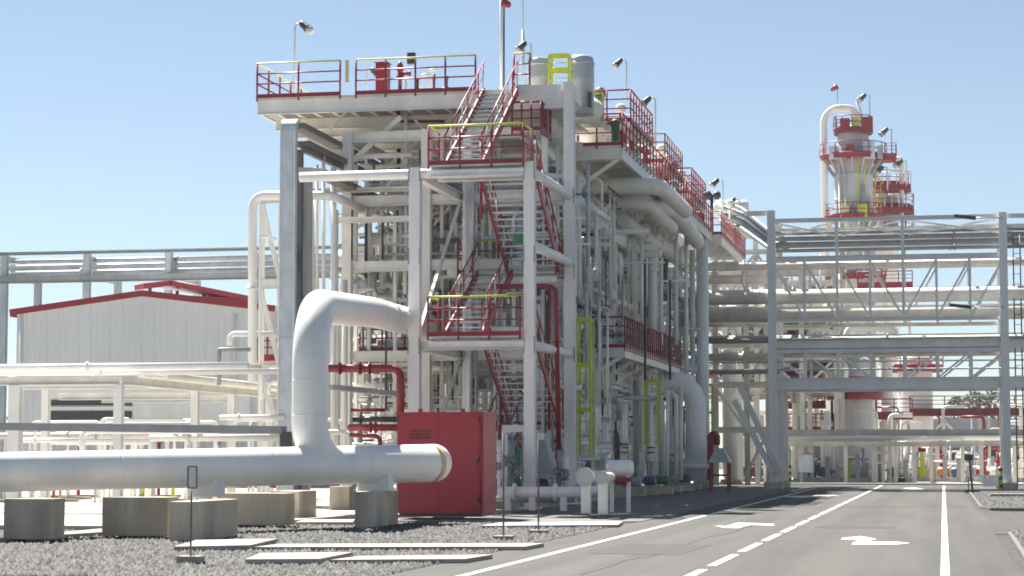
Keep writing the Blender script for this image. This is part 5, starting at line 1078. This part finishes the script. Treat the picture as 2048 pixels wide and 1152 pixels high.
# pipes on the bridge
xa, xb = P(1385, 500, GY + 2).x, xe + 20
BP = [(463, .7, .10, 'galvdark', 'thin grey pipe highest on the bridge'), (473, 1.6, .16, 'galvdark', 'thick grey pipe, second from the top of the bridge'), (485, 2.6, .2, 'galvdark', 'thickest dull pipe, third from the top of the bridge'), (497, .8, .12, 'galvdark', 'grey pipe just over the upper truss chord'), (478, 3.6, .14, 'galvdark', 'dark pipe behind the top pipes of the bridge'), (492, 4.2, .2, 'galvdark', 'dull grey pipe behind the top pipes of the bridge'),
      (590, 1.2, .40, 'cream', 'upper of the two great cream pipes on the bridge'), (626, 2.2, .42, 'cream', 'lower of the two great cream pipes on the bridge'), (528, 3.4, .22, 'cream2', 'dull cream pipe inside the upper truss of the bridge'), (678, 1.0, .16, 'grey', 'dark pipe on the lower level of the bridge'), (676, 3.0, .22, 'cream2', 'dull cream pipe at the back of the lower level of the bridge'), (722, 2.4, .05, 'galv', 'thin conduit inside the lower truss of the bridge'), (738, 2.4, .05, 'galv', 'lowest thin conduit inside the lower truss of the bridge')]
for k, (py, dy, r, m, lab) in enumerate(BP):
    z = Z_(1780, py, GY + dy); pts = [(xa, GY + dy, z), (xb, GY + dy, z)]
    if py < 500:
        q = P(1546, py, GY + dy); pts = [P(1440, py - 62 + 2 * k, 124 + dy), P(1484, py - 46 + 2 * k, 120 + dy), V(q.x, q.y, z), V(xb, GY + dy, z)]
    pipe(lab, pts, r, m, .8 if py < 500 else 0, 'pipes on the pipe bridge', [(len(pts) - 2, .2), (len(pts) - 2, .55)] if r < .3 else (), n=20 if r > .3 else 10)
# floodlights on the bridge
for px, py, ln, lab in ((1930, 434, 1, 'dark flat floodlight lying on top of the bridge near the right post'), (1920, 612, 1, 'dark flat floodlight half way up the right post of the bridge')):
    c = P(px, py, GY - .5); t2 = thing('bridge_light', lab, 'floodlight', c, 'flat floodlights on the bridge')
    obj('housing', B().prof((c.x - .55, GY - .5, c.z + .05), (c.x + .55, GY - .5, c.z - .1), [(-.2, -.06), (.2, -.06), (.16, .1), (-.16, .1)]), 'dark', t2)
    obj('arm', B().tube([(c.x + .4, GY - .5, c.z - .05), (br, GY - .25, c.z - .05)], .035, 6), 'galv', t2)
# second bridge bay at the left joining the structure
for i, (py, r, m) in enumerate(((533, .2, 'cream'), (560, .26, 'cream2'), (648, .2, 'cream'), (715, .22, 'cream2'), (745, .12, 'grey'))):
    a, b = P(1415, py, 117), P(1560, py, 117); b.z = a.z
    pipe(['cream', 'dull cream', 'lower cream', 'lower dull cream', 'grey'][i] + ' connecting pipe between the structure and the left bridge post', [a, b], r, m, 0, 'connecting pipes left of the bridge', [(0, .5)])
t = thing('link_frame', 'cream lattice frame between the tall round columns and the left bridge post', 'frame', P(1490, 950, 121))
for px in (1430, 1492, 1535): q = P(px, 600, 121); obj('upright', B().ibeam((q.x, 121, .1), (q.x, 121, Z_(px, 525, 121)), .3, .3, (0, 1, 0)), 'cream2', t)
for py in (530, 600, 690, 770, 860): a, b = P(1425, py, 120.8), P(1545, py, 120.8); b.z = a.z; obj('rail_beam', B().ibeam(a, b, .2, .35), 'cream', t)
for k, (y0, y1) in enumerate(((535, 598), (605, 688), (695, 768), (775, 858), (865, 950))): obj('diagonal', B().bar(P(1430 if k % 2 else 1535, y0, 120.6), P(1492, y1, 120.6), .16, .16), 'cream', t)
# ================================================================== DISTILLATION COLUMN FAR BEHIND
CY = 200.; pxm = CY / F
def ring_platform(parent, c, r0, r1, rails=True, arc=(0, 2 * math.pi), mat='red', h=1.2, rr=24, post='red'):
    """ring shaped grating with a red skirt and railing; a part of its column"""
    m = B(); n = rr; a0, a1 = arc; full = a1 - a0 > 6.2; pts = [a0 + (a1 - a0) * k / n for k in range(n + 1)]
    vs = []
    for a in pts: vs += [c + V(math.cos(a) * r, math.sin(a) * r, dz) for r, dz in ((r0, 0), (r1, 0), (r1, -.35), (r0, -.12))]
    m.add(vs, [(4 * k + i, 4 * k + (i + 1) % 4, 4 * k + 4 + (i + 1) % 4, 4 * k + 4 + i) for k in range(n) for i in range(4)])
    o = obj('ring_platform', m, mat, parent)
    t_ = B(); t_.tube([c + V(math.cos(a) * r1, math.sin(a) * r1, h) for a in pts], .045, 6).tube([c + V(math.cos(a) * r1, math.sin(a) * r1, h * .5) for a in pts], .04, 6)
    t_.tube([c + V(math.cos(a) * r1, math.sin(a) * r1, .1) for a in pts], .1, 4); obj('railing', t_, mat, o)
    for a in pts[:n if full else n + 1:2]: p = c + V(math.cos(a) * r1, math.sin(a) * r1, 0); obj('post', B().tube([p, p + V(0, 0, h)], .05, 5), post, o)
    return o
cc = P(1709, 500, CY); cx = cc.x; r = 38 * pxm
def cz(py): return Z_(1709, py, CY)
t = thing('distillation_column', 'tall white distillation column with red ring platforms behind the bridge', 'distillation column', (cx, CY, 0))
ax = V(cx, CY, 0)
obj('shell', B().lathe(ax, [(r, 0), (r, cz(352)), (r * .98, cz(348)), (r * .98, cz(300)), (r * .82, cz(290)), (r * .82, cz(276)), (r * .74, cz(264)), (r * .5, cz(255)), (r * .2, cz(251)), (.02, cz(250))], 32), 'skirt', t)
for py in (352, 400, 470, 540): obj('insulation_band', B().ring(ax + V(0, 0, cz(py)), (0, 0, 1), r + .03, .12, 32), 'galv', t)
ring_platform(t, ax + V(.0, 0, cz(315)), r * .9, r * 1.72)
obj('platform_extension', B().box((cx + r * 1.2, CY - 1.2, cz(316) - .4), (cx + 84 * pxm, CY + 1.2, cz(316) - .01)), 'red', t)
railing(t, [(cx + r * 1.65, CY - 1.2, cz(316)), (cx + 84 * pxm, CY - 1.2, cz(316)), (cx + 84 * pxm, CY + 1.2, cz(316))], 1.2, .8, top='grey', toe=.2, pr=.045)
for k in range(16):
    a = 2 * math.pi * k / 16; e = V(math.cos(a), math.sin(a), 0)
    obj('strut', B().bar(ax + e * r * 1.65 + V(0, 0, cz(319)), ax + e * r * .99 + V(0, 0, cz(354)), .15, .15), 'grey', t)
ring_platform(t, ax + V(0, 0, cz(436)), r, r * 1.55)
for k in range(14):
    a = 2 * math.pi * k / 14; e = V(math.cos(a), math.sin(a), 0); obj('strut', B().bar(ax + e * r * 1.5 + V(0, 0, cz(440)), ax + e * r + V(0, 0, cz(472)), .16, .16), 'cream2', t)
ring_platform(t, ax + V(0, 0, cz(262)), r * .6, r * 1.0, h=1.3)
ring_platform(t, ax + V(0, 0, cz(555)), r, r * 1.6)
for k, (a_, r_) in enumerate(((-2.2, .14), (-1.9, .09), (-1.1, .18), (-.8, .1), (-.5, .12))):
    q = ax + V(math.cos(a_), math.sin(a_), 0) * (r + .3); obj('riser_pipe', B().tube([q, q + V(0, 0, cz(330 + 22 * k))], r_, 8), ['white', 'cream', 'galv', 'cream2', 'white'][k], t)
lx = ax + V(r * .45, -r * .98, 0); obj('cage_ladder', B().bar(lx + V(-.3, 0, cz(436)), lx + V(-.3, 0, cz(315)), .1, .1).bar(lx + V(.3, 0, cz(436)), lx + V(.3, 0, cz(315)), .1, .1), 'yellow', t)
for k, (px, py, w_, h_, mt) in enumerate(((1690, 250, .9, 1.2, 'red'), (1735, 250, 1.0, 1.5, 'red'), (1712, 246, .6, 1.0, 'yellow'), (1668, 305, .9, 1.2, 'galv'), (1700, 303, .7, 1.3, 'red'), (1738, 300, 1.1, 1.6, 'galv'), (1690, 425, .8, 1.3, 'cream_y'), (1725, 425, .9, 1.5, 'yellow'), (1760, 304, .5, 1.2, 'grey'))):
    q = P(px, py, CY - r * (1.25 if py > 270 else .75)); obj('instrument_box', B().box((q.x - w_ / 2, q.y - .3, q.z - h_ / 2), (q.x + w_ / 2, q.y + .3, q.z + h_ / 2)), mt, t)
# overhead line
pipe('white overhead pipe arching from the top of the distillation column down its left side', [(cx + 8 * pxm, CY, cz(258)), (cx + 8 * pxm, CY, cz(216)), (cx - 57 * pxm, CY - .6, cz(216)), (cx - 57 * pxm, CY - .6, 1)], 7 * pxm, 'white', 1.5, None, n=18)
pipe('short bent vent pipe at the top of the distillation column', [(cx + 16 * pxm, CY, cz(250)), (cx + 16 * pxm, CY, cz(222)), (cx + 8 * pxm, CY, cz(202))], .12, 'cream', .4)
for px, y0, y1, lab in ((1675, 215, 172, 'mast with a red windsock over the distillation column'), (1740, 250, 190, 'floodlight pole at the top right of the distillation column'), (1784, 312, 258, 'floodlight pole on the right edge of the big ring platform'), (1813, 370, 322, 'floodlight pole on the small right hand column'), (1775, 380, 335, 'short floodlight pole between the two distant columns')):
    p = P(px, y0, CY); q = P(px, y1, CY)
    if 'windsock' in lab:
        t2 = thing('windsock_mast', lab, 'mast', p); obj('pole', B().tube([p, q], .04, 6), 'grey', t2); obj('windsock', B().lathe(q, [(.28, 0), (.24, .3), (.16, .75)], 10, (-.6, 0, -.4)), 'red', t2)
    else: floodlight(lab, p, q.z - p.z, -1, 'floodlights on the distant columns', 2.0)
# red and yellow boxes clutter at the column top and second column
c2 = P(1768, 500, 208); r2 = 29 * 208 / F
t = thing('slender_column', 'shorter pale column with red platforms behind the distillation column', 'distillation column', (c2.x, 208, 0)); a2 = V(c2.x, 208, 0)
def c2z(py): return Z_(1775, py, 208)
obj('shell', B().lathe(a2, [(r2, 0), (r2, c2z(385)), (r2 * .85, c2z(374)), (r2 * .5, c2z(367)), (.02, c2z(364))], 24), 'white', t)
ring_platform(t, a2 + V(0, 0, c2z(371)), r2 * .8, r2 * 1.7, rr=18); ring_platform(t, a2 + V(0, 0, c2z(416)), r2, r2 * 2.0, rr=18); ring_platform(t, a2 + V(-.3, 0, c2z(462)), r2, r2 * 2.2, rr=18)
for px0, px1, py in ((1752, 1822, 373), (1756, 1828, 418), (1690, 1832, 462)):
    qa, qb = P(px0, py, 206), P(px1, py, 206); o = obj('side_platform', B().box((qa.x, 204.5, qa.z - .45), (qb.x, 208, qa.z)), 'red', t); rl_ = B().tube([(qa.x, 204.5, qa.z + 1.2), (qb.x, 204.5, qa.z + 1.2), (qb.x, 208, qa.z + 1.2)], .05, 6)
    for k in range(6): rl_.tube([(qa.x + (qb.x - qa.x) * k / 5, 204.5, qa.z), (qa.x + (qb.x - qa.x) * k / 5, 204.5, qa.z + 1.2)], .05, 6)
    obj('side_rail', rl_, 'galv', o)
obj('manhole', B().lathe(a2 + V(-r2 * .6, -r2, c2z(350)), [(.5, 0), (.5, .5), (.1, .6)], 12, (0, -1, 0)), 'red', t)
yellow_cage('tiny yellow ladder between the two distant columns', 1749, 1762, 358, 432, 203, 8, .6)
pipe('pale bent pipe at the right of the shorter distant column', [P(1790, 318, 206), P(1803, 318, 206), P(1803, 440, 206)], .25, 'cream', .6)
# ================================================================== BACKGROUND UNDER AND BEHIND THE BRIDGE
def vessel(label, px, rp, yt, yb, Y, mat='skirt', rings=()):
    c = P(px, yb, Y); r = rp * Y / F; zt = Z_(px, yt, Y); t = thing('vessel', label, 'vessel', (c.x, Y, .1)); b = V(c.x, Y, 0)
    obj('shell', B().lathe(b, [(r * .95, .1), (r, .3), (r, zt - r * .5), (r * .86, zt - r * .25), (r * .5, zt - r * .06), (.02, zt)], 28), mat, t)
    for z in (.35, .7): obj('band', B().ring(b + V(0, 0, zt * z), (0, 0, 1), r * 1.02, .12, 28), 'galv', t)
    for py in rings: ring_platform(t, b + V(0, 0, Z_(px, py, Y)), r, r * 1.6, rr=18)
    return t
vessel('domed grey vessel standing in the middle behind the bridge', 1712, 34, 710, 955, 150, 'skirt', (790,))
vessel('white domed vessel right of the middle behind the bridge', 1832, 34, 706, 900, 160, 'white', (735,))
vessel('slim cream vessel at the left behind the bridge', 1600, 14, 640, 950, 150, 'cream2', (700,))
vessel('slim vessel with an orange tinge right behind the domed vessel', 1775, 13, 690, 950, 155, 'cream', (705,))
# red platforms level below the column
for i, (px0, px1, py, Y, lab) in enumerate(((1555, 1672, 572, 175, 'red platform seen through the upper truss of the bridge, left one'), (1715, 1825, 572, 178, 'red platform seen through the upper truss of the bridge, right one'), (1560, 1650, 810, 152, 'upper red platform low at the left behind the bridge'), (1560, 1668, 862, 150, 'lower red platform low at the left behind the bridge'), (1655, 1668, 700, 165, 'small red platform beside the domed vessel'), (1752, 1825, 832, 152, 'red platform right of the domed vessel'), (1820, 2100, 825, 158, 'long dark red walkway running off to the right behind the bridge'))):
    a, b = P(px0, py, Y), P(px1, py, Y); t = thing('red_platform', lab, 'platform', (a.x, Y, a.z), 'distant red platforms')
    obj('deck', B().box((a.x, Y, a.z - .25), (b.x, Y + 2, a.z)), 'red' if i < 6 else 'maroon', t); railing(t, [(a.x, Y + 1.9, a.z), (a.x, Y, a.z), (b.x, Y, a.z)], 1.2, 1.2 if b.x - a.x < 6 else 2.5, top='red' if i < 6 else 'grey', mid='red' if i < 6 else 'maroon', toe=.3, pr=.045)
    for x in (a.x + .3, (a.x + b.x) / 2, b.x - .3): obj('leg', B().bar((x, Y + 1, 0), (x, Y + 1, a.z - .35), .2, .2), 'cream2', t)
pipe('white silver loop pipe over the lower level of the bridge', [P(1695, 690, 140), P(1695, 655, 140), P(1790, 655, 140), P(1790, 690, 140)], .28, 'white', .9, 'loop pipes behind the bridge', n=16)
pipe('cream double loop pipe left of the silver loop behind the bridge', [P(1618, 690, 141), P(1618, 660, 141), P(1660, 660, 141), P(1660, 690, 141)], .24, 'cream', .6, 'loop pipes behind the bridge', n=14)
# low cross rack behind the crossing road
LY = 136.
t = thing('cross_rack', 'low pale pipe rack standing behind the crossing road', 'pipe rack', P(1760, 960, LY))
for px in (1482, 1530, 1600, 1690, 1745, 1790, 1828, 1862, 1925, 1962, 2030, 2080): q = P(px, 880, LY); obj('post', B().ibeam((q.x, LY + (px % 3) * .6, .08), (q.x, LY + (px % 3) * .6, Z_(px, 884, LY)), .25, .25, (0, 1, 0)), 'cream', t)
a, b = P(1470, 866, LY), P(2150, 866, LY); obj('beam', B().ibeam((a.x, LY - .2, a.z), (b.x, LY - .2, a.z), .25, .4), 'grey', t)
a, b = P(1470, 888, LY), P(2150, 888, LY); obj('beam', B().ibeam((a.x, LY + .3, a.z), (b.x, LY + .3, a.z), .25, .3), 'cream2', t)
for (x0, y0, x1, y1) in ((1852, 880, 1888, 842), (1888, 842, 1926, 880)): obj('brace', B().bar(P(x0, y0, LY + .8), P(x1, y1, LY + .8), .16, .16), 'cream', t)
for i, (py, x0, x1, r, m) in enumerate(((875, 1560, 2150, .22, 'white'), (882, 1520, 1760, .14, 'white'), (871, 1470, 2150, .1, 'cream'), (886, 1795, 1830, .12, 'white'))):
    a, b = P(x0, py, LY + 1 + .4 * i), P(x1, py, LY + 1 + .4 * i); b.z = a.z; pipe(['thick white pipe on the low cross rack', 'shorter white pipe on the left of the low cross rack', 'thin cream pipe along the low cross rack', 'short sunlit white pipe end on the low cross rack'][i], [a, b], r, m, 0, 'pipes on the low cross rack', [(0, .5)])
# lattice trestle
t = thing('trestle', 'narrow cream trestle in the middle of the low cross rack', 'trestle', P(1770, 955, 137))
for px in (1752, 1766, 1780): q = P(px, 900, 137); obj('leg', B().bar((q.x, 137, .08), (q.x, 137, Z_(px, 868, 137)), .2, .2), 'cream2', t)
for py in (885, 905, 925): a, b = P(1750, py, 137), P(1782, py, 137); obj('rail_beam', B().bar(a, b, .1, .16), 'cream2', t)
# sheds behind
a, b = P(1795, 838, 178), P(2160, 960, 178)
t = thing('blue_shed', 'low blue grey building behind the low cross rack on the right', 'building', ((a.x + b.x) / 2, 180, 0))
obj('wall', B().box((a.x, 178, 0), (b.x, 188, a.z - .3)), 'bluewall', t); obj('roof', B().box((a.x - .4, 177.6, a.z - .3), (b.x + .4, 188.4, a.z)), 'grey', t)
for k in range(5): x = a.x + 1.5 + k * 2.6; o = obj('window', B().box((x, 177.93, 1.2), (x + 1.4, 177.99, 2.4)), 'dark', t); obj('frame', B().box((x - .1, 177.9, 1.1), (x + 1.5, 177.985, 1.19)), 'steel', o)
a, b = P(1475, 830, 170), P(1700, 960, 170)
t = thing('pump_shed', 'grey open shed in the shade at the left behind the crossing road', 'building', ((a.x + b.x) / 2, 172, 0))
obj('wall', B().box((a.x, 174, 0), (b.x, 180, a.z)), 'grey', t); obj('roof', B().box((a.x - .3, 168, a.z), (b.x + .3, 180.4, a.z + .3)), 'cream2', t)
for k in range(5): x = a.x + .3 + k * (b.x - a.x - .6) / 4; obj('post', B().bar((x, 168.4, 0), (x, 168.4, a.z), .25, .25), 'cream', t)
FX0, FX1 = P(1400, 700, 140).x, P(1672, 700, 140).x
t = thing('far_process_frame', 'dense dull cream process frame behind the left half of the bridge', 'process structure', ((FX0 + FX1) / 2, 140, .1))
def fz(py): return Z_(1550, py, 140)
for y in (140, 148, 156):
    for k in range(5):
        x = FX0 + (FX1 - FX0) * k / 4; obj('column', B().ibeam((x, y, .1), (x, y, fz(545)), .32, .32, (0, 1, 0)), 'cream2', t)
    for py in (548, 640, 715, 780): obj('beam', B().ibeam((FX0, y, fz(py)), (FX1, y, fz(py)), .25, .4), 'cream2' if py != 640 else 'cream', t)
for k in range(5):
    x = FX0 + (FX1 - FX0) * k / 4
    for py in (548, 640, 715, 780): obj('beam', B().ibeam((x, 140, fz(py) - .3), (x, 156, fz(py) - .3), .2, .3), 'cream2', t)
for k in range(4):
    xa_, xb_ = FX0 + (FX1 - FX0) * k / 4, FX0 + (FX1 - FX0) * (k + 1) / 4
    for (p0, p1) in ((640, 550), (715, 642), (780, 717)): obj('brace', B().bar((xa_ if k % 2 else xb_, 140, fz(p0)), (xb_ if k % 2 else xa_, 140, fz(p1)), .14, .14), 'cream', t)
for py in (640, 715, 780): obj('floor_grating', B().box((FX0 + .2, 140.3, fz(py) + .21), (FX1 - .2, 155.7, fz(py) + .25)), 'grey', t)
rb_ = random.Random(3); far = {}
def farpipe(m, pts, r, bend=0): far.setdefault(m, B()).tube(pts, r, 8, bend=bend)
for k in range(70):
    x = rb_.uniform(FX0, FX1); y = rb_.uniform(139.4, 156); z0 = rb_.choice([.2, fz(780), fz(715), fz(640)]) + .2; farpipe(rb_.choice(['cream', 'cream2', 'grey', 'white']), [(x, y, z0), (x, y, z0 + rb_.uniform(1.5, 4.5))], rb_.choice([.07, .1, .15, .22]))
for k in range(45):
    y = rb_.uniform(139, 156); z = rb_.choice([fz(780), fz(715), fz(640)]) + rb_.uniform(.4, 2); x0 = rb_.uniform(FX0 - 1, FX1 - 4); x1 = x0 + rb_.uniform(3, 6)
    farpipe(rb_.choice(['cream', 'cream2', 'grey', 'red']), [(x0, y, z), (x1, y, z), (x1, y, z - 1.2)], rb_.choice([.08, .12, .2, .3]), .5)
for k in range(60):
    px = rb_.uniform(1690, 2060); Y = rb_.uniform(141, 170); q = P(px, 945, Y); h = rb_.uniform(1.5, 5.5); m = rb_.choice(['cream', 'cream2', 'grey', 'white', 'galv', 'red'])
    farpipe(m, [(q.x, Y, .1), (q.x, Y, h), (q.x + rb_.choice([-1.5, 1.5]), Y, h)], rb_.choice([.07, .1, .16]), .3)
al = B(); mi = []; ms = sorted(far)
for k, m in enumerate(ms): al.add(far[m].v, far[m].f); al.s[-len(far[m].f):] = far[m].s; mi += [k] * len(far[m].f)
o = obj('distant_pipework', al, ms[0]); o.data.materials.clear()
for m in ms: o.data.materials.append(M[m])
o.data.polygons.foreach_set('material_index', mi); o['kind'] = 'stuff'; tag(o, 'mass of thin pipework in the distance behind the pipe bridge', 'pipework')
for i, (px, rp, py, Y, L_, mt) in enumerate(((1520, 0, 690, 146, 6, 'skirt'), (1610, 0, 745, 147, 6, 'cream2'), (1480, 0, 610, 150, 6, 'cream'))):
    exchanger(['grey horizontal vessel in the middle of the dense frame behind the bridge', 'dull cream horizontal vessel low in the dense frame behind the bridge', 'cream horizontal vessel high in the dense frame behind the bridge'][i], P(px, py, Y), L_, .8, mt, group='horizontal vessels behind the bridge')
# machines at the far roadside: pump skids in many colours
skids = [(1500, 'dark', 140), (1520, 'red', 139), (1612, 'blue', 138), (1628, 'blue', 144), (1656, 'blue', 139), (1664, 'orange', 142), (1700, 'yellow', 139), (1716, 'grey', 138), (1733, 'white', 139), (1745, 'cream', 142), (1792, 'red', 139), (1812, 'cream', 139), (1845, 'yellow', 142), (1872, 'red', 144), (1890, 'orange', 141), (1905, 'red', 145), (1918, 'blue', 139), (1935, 'grey', 143), (1968, 'red', 140), (1985, 'red', 143), (1996, 'cream', 139), (2040, 'cream', 139)]
nsk = {}
for i, (px, mt, Y) in enumerate(skids):
    q = P(px, 945, Y); x = q.x; nsk[mt] = nsk.get(mt, 0) + 1
    t = thing('pump_skid', '%s %s pump skid from the left behind the crossing road' % (words_[nsk[mt] - 1], {'dark': 'black'}.get(mt, mt)), 'pump', (x, Y, .1), 'pump skids behind the crossing road')
    hh = 1.1 + (i * 7 % 5) * .22
    obj('base_frame', B().box((x - .6, Y - .4, .1), (x + .6, Y + .4, .35)), 'grey', t)
    obj('motor', B().lathe((x - .5, Y, .75), [(.2, 0), (.32, .06), (.32, .6), (.22, .68), (.1, .7), (.1, .95)], 14, (1, 0, 0)), mt, t)
    obj('pipework', B().tube([(x + .35, Y, .4), (x + .35, Y, hh + .3)], .09, 8).tube([(x - .7, Y + .3, hh * .8), (x + .7, Y + .3, hh * .8)], .08, 8).ring((x + .35, Y, 1.0), (0, 0, 1), .17, .08), mt if i % 2 else 'cream', t)
    obj('control_box', B().box((x - .15, Y - .35, .35), (x + .15, Y - .1, hh)), mt if i % 3 == 0 else 'grey', t)
for i in range(26):
    px = 1575 + i * 18 + (i * 7 % 5) * 2; Y = 143 + (i * 5 % 9); yt = 890 + (i * 13 % 6) * 7
    pipe('%s slim upright pipe behind the crossing road, counting from the left' % (words_ + ['nineteenth', 'twentieth', 'twenty-first', 'twenty-second', 'twenty-third', 'twenty-fourth', 'twenty-fifth', 'twenty-sixth'])[i], [P(px, yt, Y), V(P(px, yt, Y).x, Y, .1)], .07 + .03 * (i % 3), ['cream', 'cream2', 'grey', 'white'][i % 4], 0, 'slim uprights behind the crossing road')
# yellow and black guard posts and low boxes near the bridge posts
for i, (px, yb, lab) in enumerate(((1572, 968, 'striped yellow guard post at the left bridge post'), (1580, 968, 'second striped guard post at the left bridge post'), (2002, 984, 'striped yellow guard post at the right bridge post'))):
    g = G(px, yb); t = thing('guard_post', lab, 'guard post', (g.x, g.y, 0), 'striped guard posts'); obj('tube', B().tube([(g.x, g.y, 0), (g.x, g.y, 1.25)], .11, 10), 'yellow', t)
    for z in (.3, .7, 1.1): obj('stripe', B().ring((g.x, g.y, z), (0, 0, 1), .113, .18, 10), 'dark', t)
g = G(1970, 982, .07); t = thing('concrete_barrier', 'low grey railing and box between the island sign and the right bridge post', 'barrier', (g.x, g.y, .07))
obj('top_bar', B().box((g.x - .8, g.y, .75), (g.x + .7, g.y + .1, .85)), 'steel', t); obj('panel', B().box((g.x - .1, g.y + .02, .3), (g.x + .6, g.y + .08, .72)), 'white', t)
for s in (-.78, .66): obj('leg', B().bar((g.x + s, g.y + .05, .05), (g.x + s, g.y + .05, .75), .07, .07), 'grey', t)
g = G(1945, 985, .07); t = thing('sign_post', 'dark leaning sign post on the far gravel island', 'sign', (g.x, g.y, .07), None)
obj('foot', B().box((g.x - .35, g.y - .25, .06), (g.x + .35, g.y + .25, .2)), 'dark', t); obj('post', B().tube([(g.x, g.y, .18), (g.x - .12, g.y, 1.6)], .05, 8), 'dark', t); obj('sign_plate', B().box((g.x - .35, g.y - .06, 1.55), (g.x + .05, g.y - .03, 1.85)), 'dark', t)
g = G(1612, 968); t = thing('gas_cabinet', 'grey open frame cabinet beside the left bridge post', 'cabinet', (g.x, g.y, 0))
obj('cabinet_body', B().box((g.x - .5, g.y, .7), (g.x + .5, g.y + .6, 1.9)), 'grey', t); obj('door', B().box((g.x - .46, g.y - .02, .75), (g.x + .46, g.y - .002, 1.85)), 'galv', t)
for s in (-.45, .45): obj('leg', B().bar((g.x + s, g.y + .3, 0), (g.x + s, g.y + .3, .7), .08, .08), 'grey', t)
# two small far trees and a hedge line on the horizon at the right
def tree(label, px, yt, Y, seed, wd):
    rr_ = random.Random(seed); c = P(px, yt, Y); h = c.z; t = thing('tree', label, 'tree', (c.x, Y, 0), 'far trees behind the bridge')
    obj('trunk', B().tube([(c.x, Y, 0), (c.x + .2, Y, h * .5), (c.x, Y, h * .85)], [.5, .15], 8), 'cream2', t)
    m = B()
    for k in range(900):
        a = rr_.uniform(0, 6.28); u = rr_.random() ** .5; zz = rr_.uniform(.35, 1); rad = wd * math.sin(math.pi * (zz - .3) / .75) * u
        p = V(c.x + math.cos(a) * rad, Y + math.sin(a) * rad, zz * h) + V(rr_.gauss(0, .3), rr_.gauss(0, .3), rr_.gauss(0, .3)); s = rr_.uniform(.3, .7)
        q = [V(rr_.uniform(-s, s), rr_.uniform(-s, s), rr_.uniform(-s, s)) for _ in range(3)]; m.add([p + v for v in q], [(0, 1, 2)])
    obj('crown', m, 'tree', t)
tree('rounded far tree seen under the bridge, left one', 1950, 786, 420, 1, 4.5)
tree('wide far tree seen under the bridge, right one', 1985, 784, 420, 2, 5.5)
tree('lower far tree beyond the red walkway', 1915, 797, 430, 3, 4.5)
# ------------------------------------------------------------------ thin summer haze
hm = bpy.data.materials.new('haze'); hm.use_nodes = True; hn = hm.node_tree.nodes; hn.clear()
ho = hn.new('ShaderNodeOutputMaterial'); hv = hn.new('ShaderNodeVolumePrincipled'); hv.inputs['Color'].default_value = (.86, .91, .97, 1); hv.inputs['Density'].default_value = .00016; hv.inputs['Anisotropy'].default_value = .2
hm.node_tree.links.new(hv.outputs[0], ho.inputs['Volume']); M['haze'] = hm
hz = obj('haze', B().box((-220, -40, -1.2), (160, 470, 62)), 'haze', origin=(0, 0, 0)); hz['kind'] = 'stuff'; hz['label'] = 'thin pale summer haze in the air over the plant'; hz['category'] = 'haze'
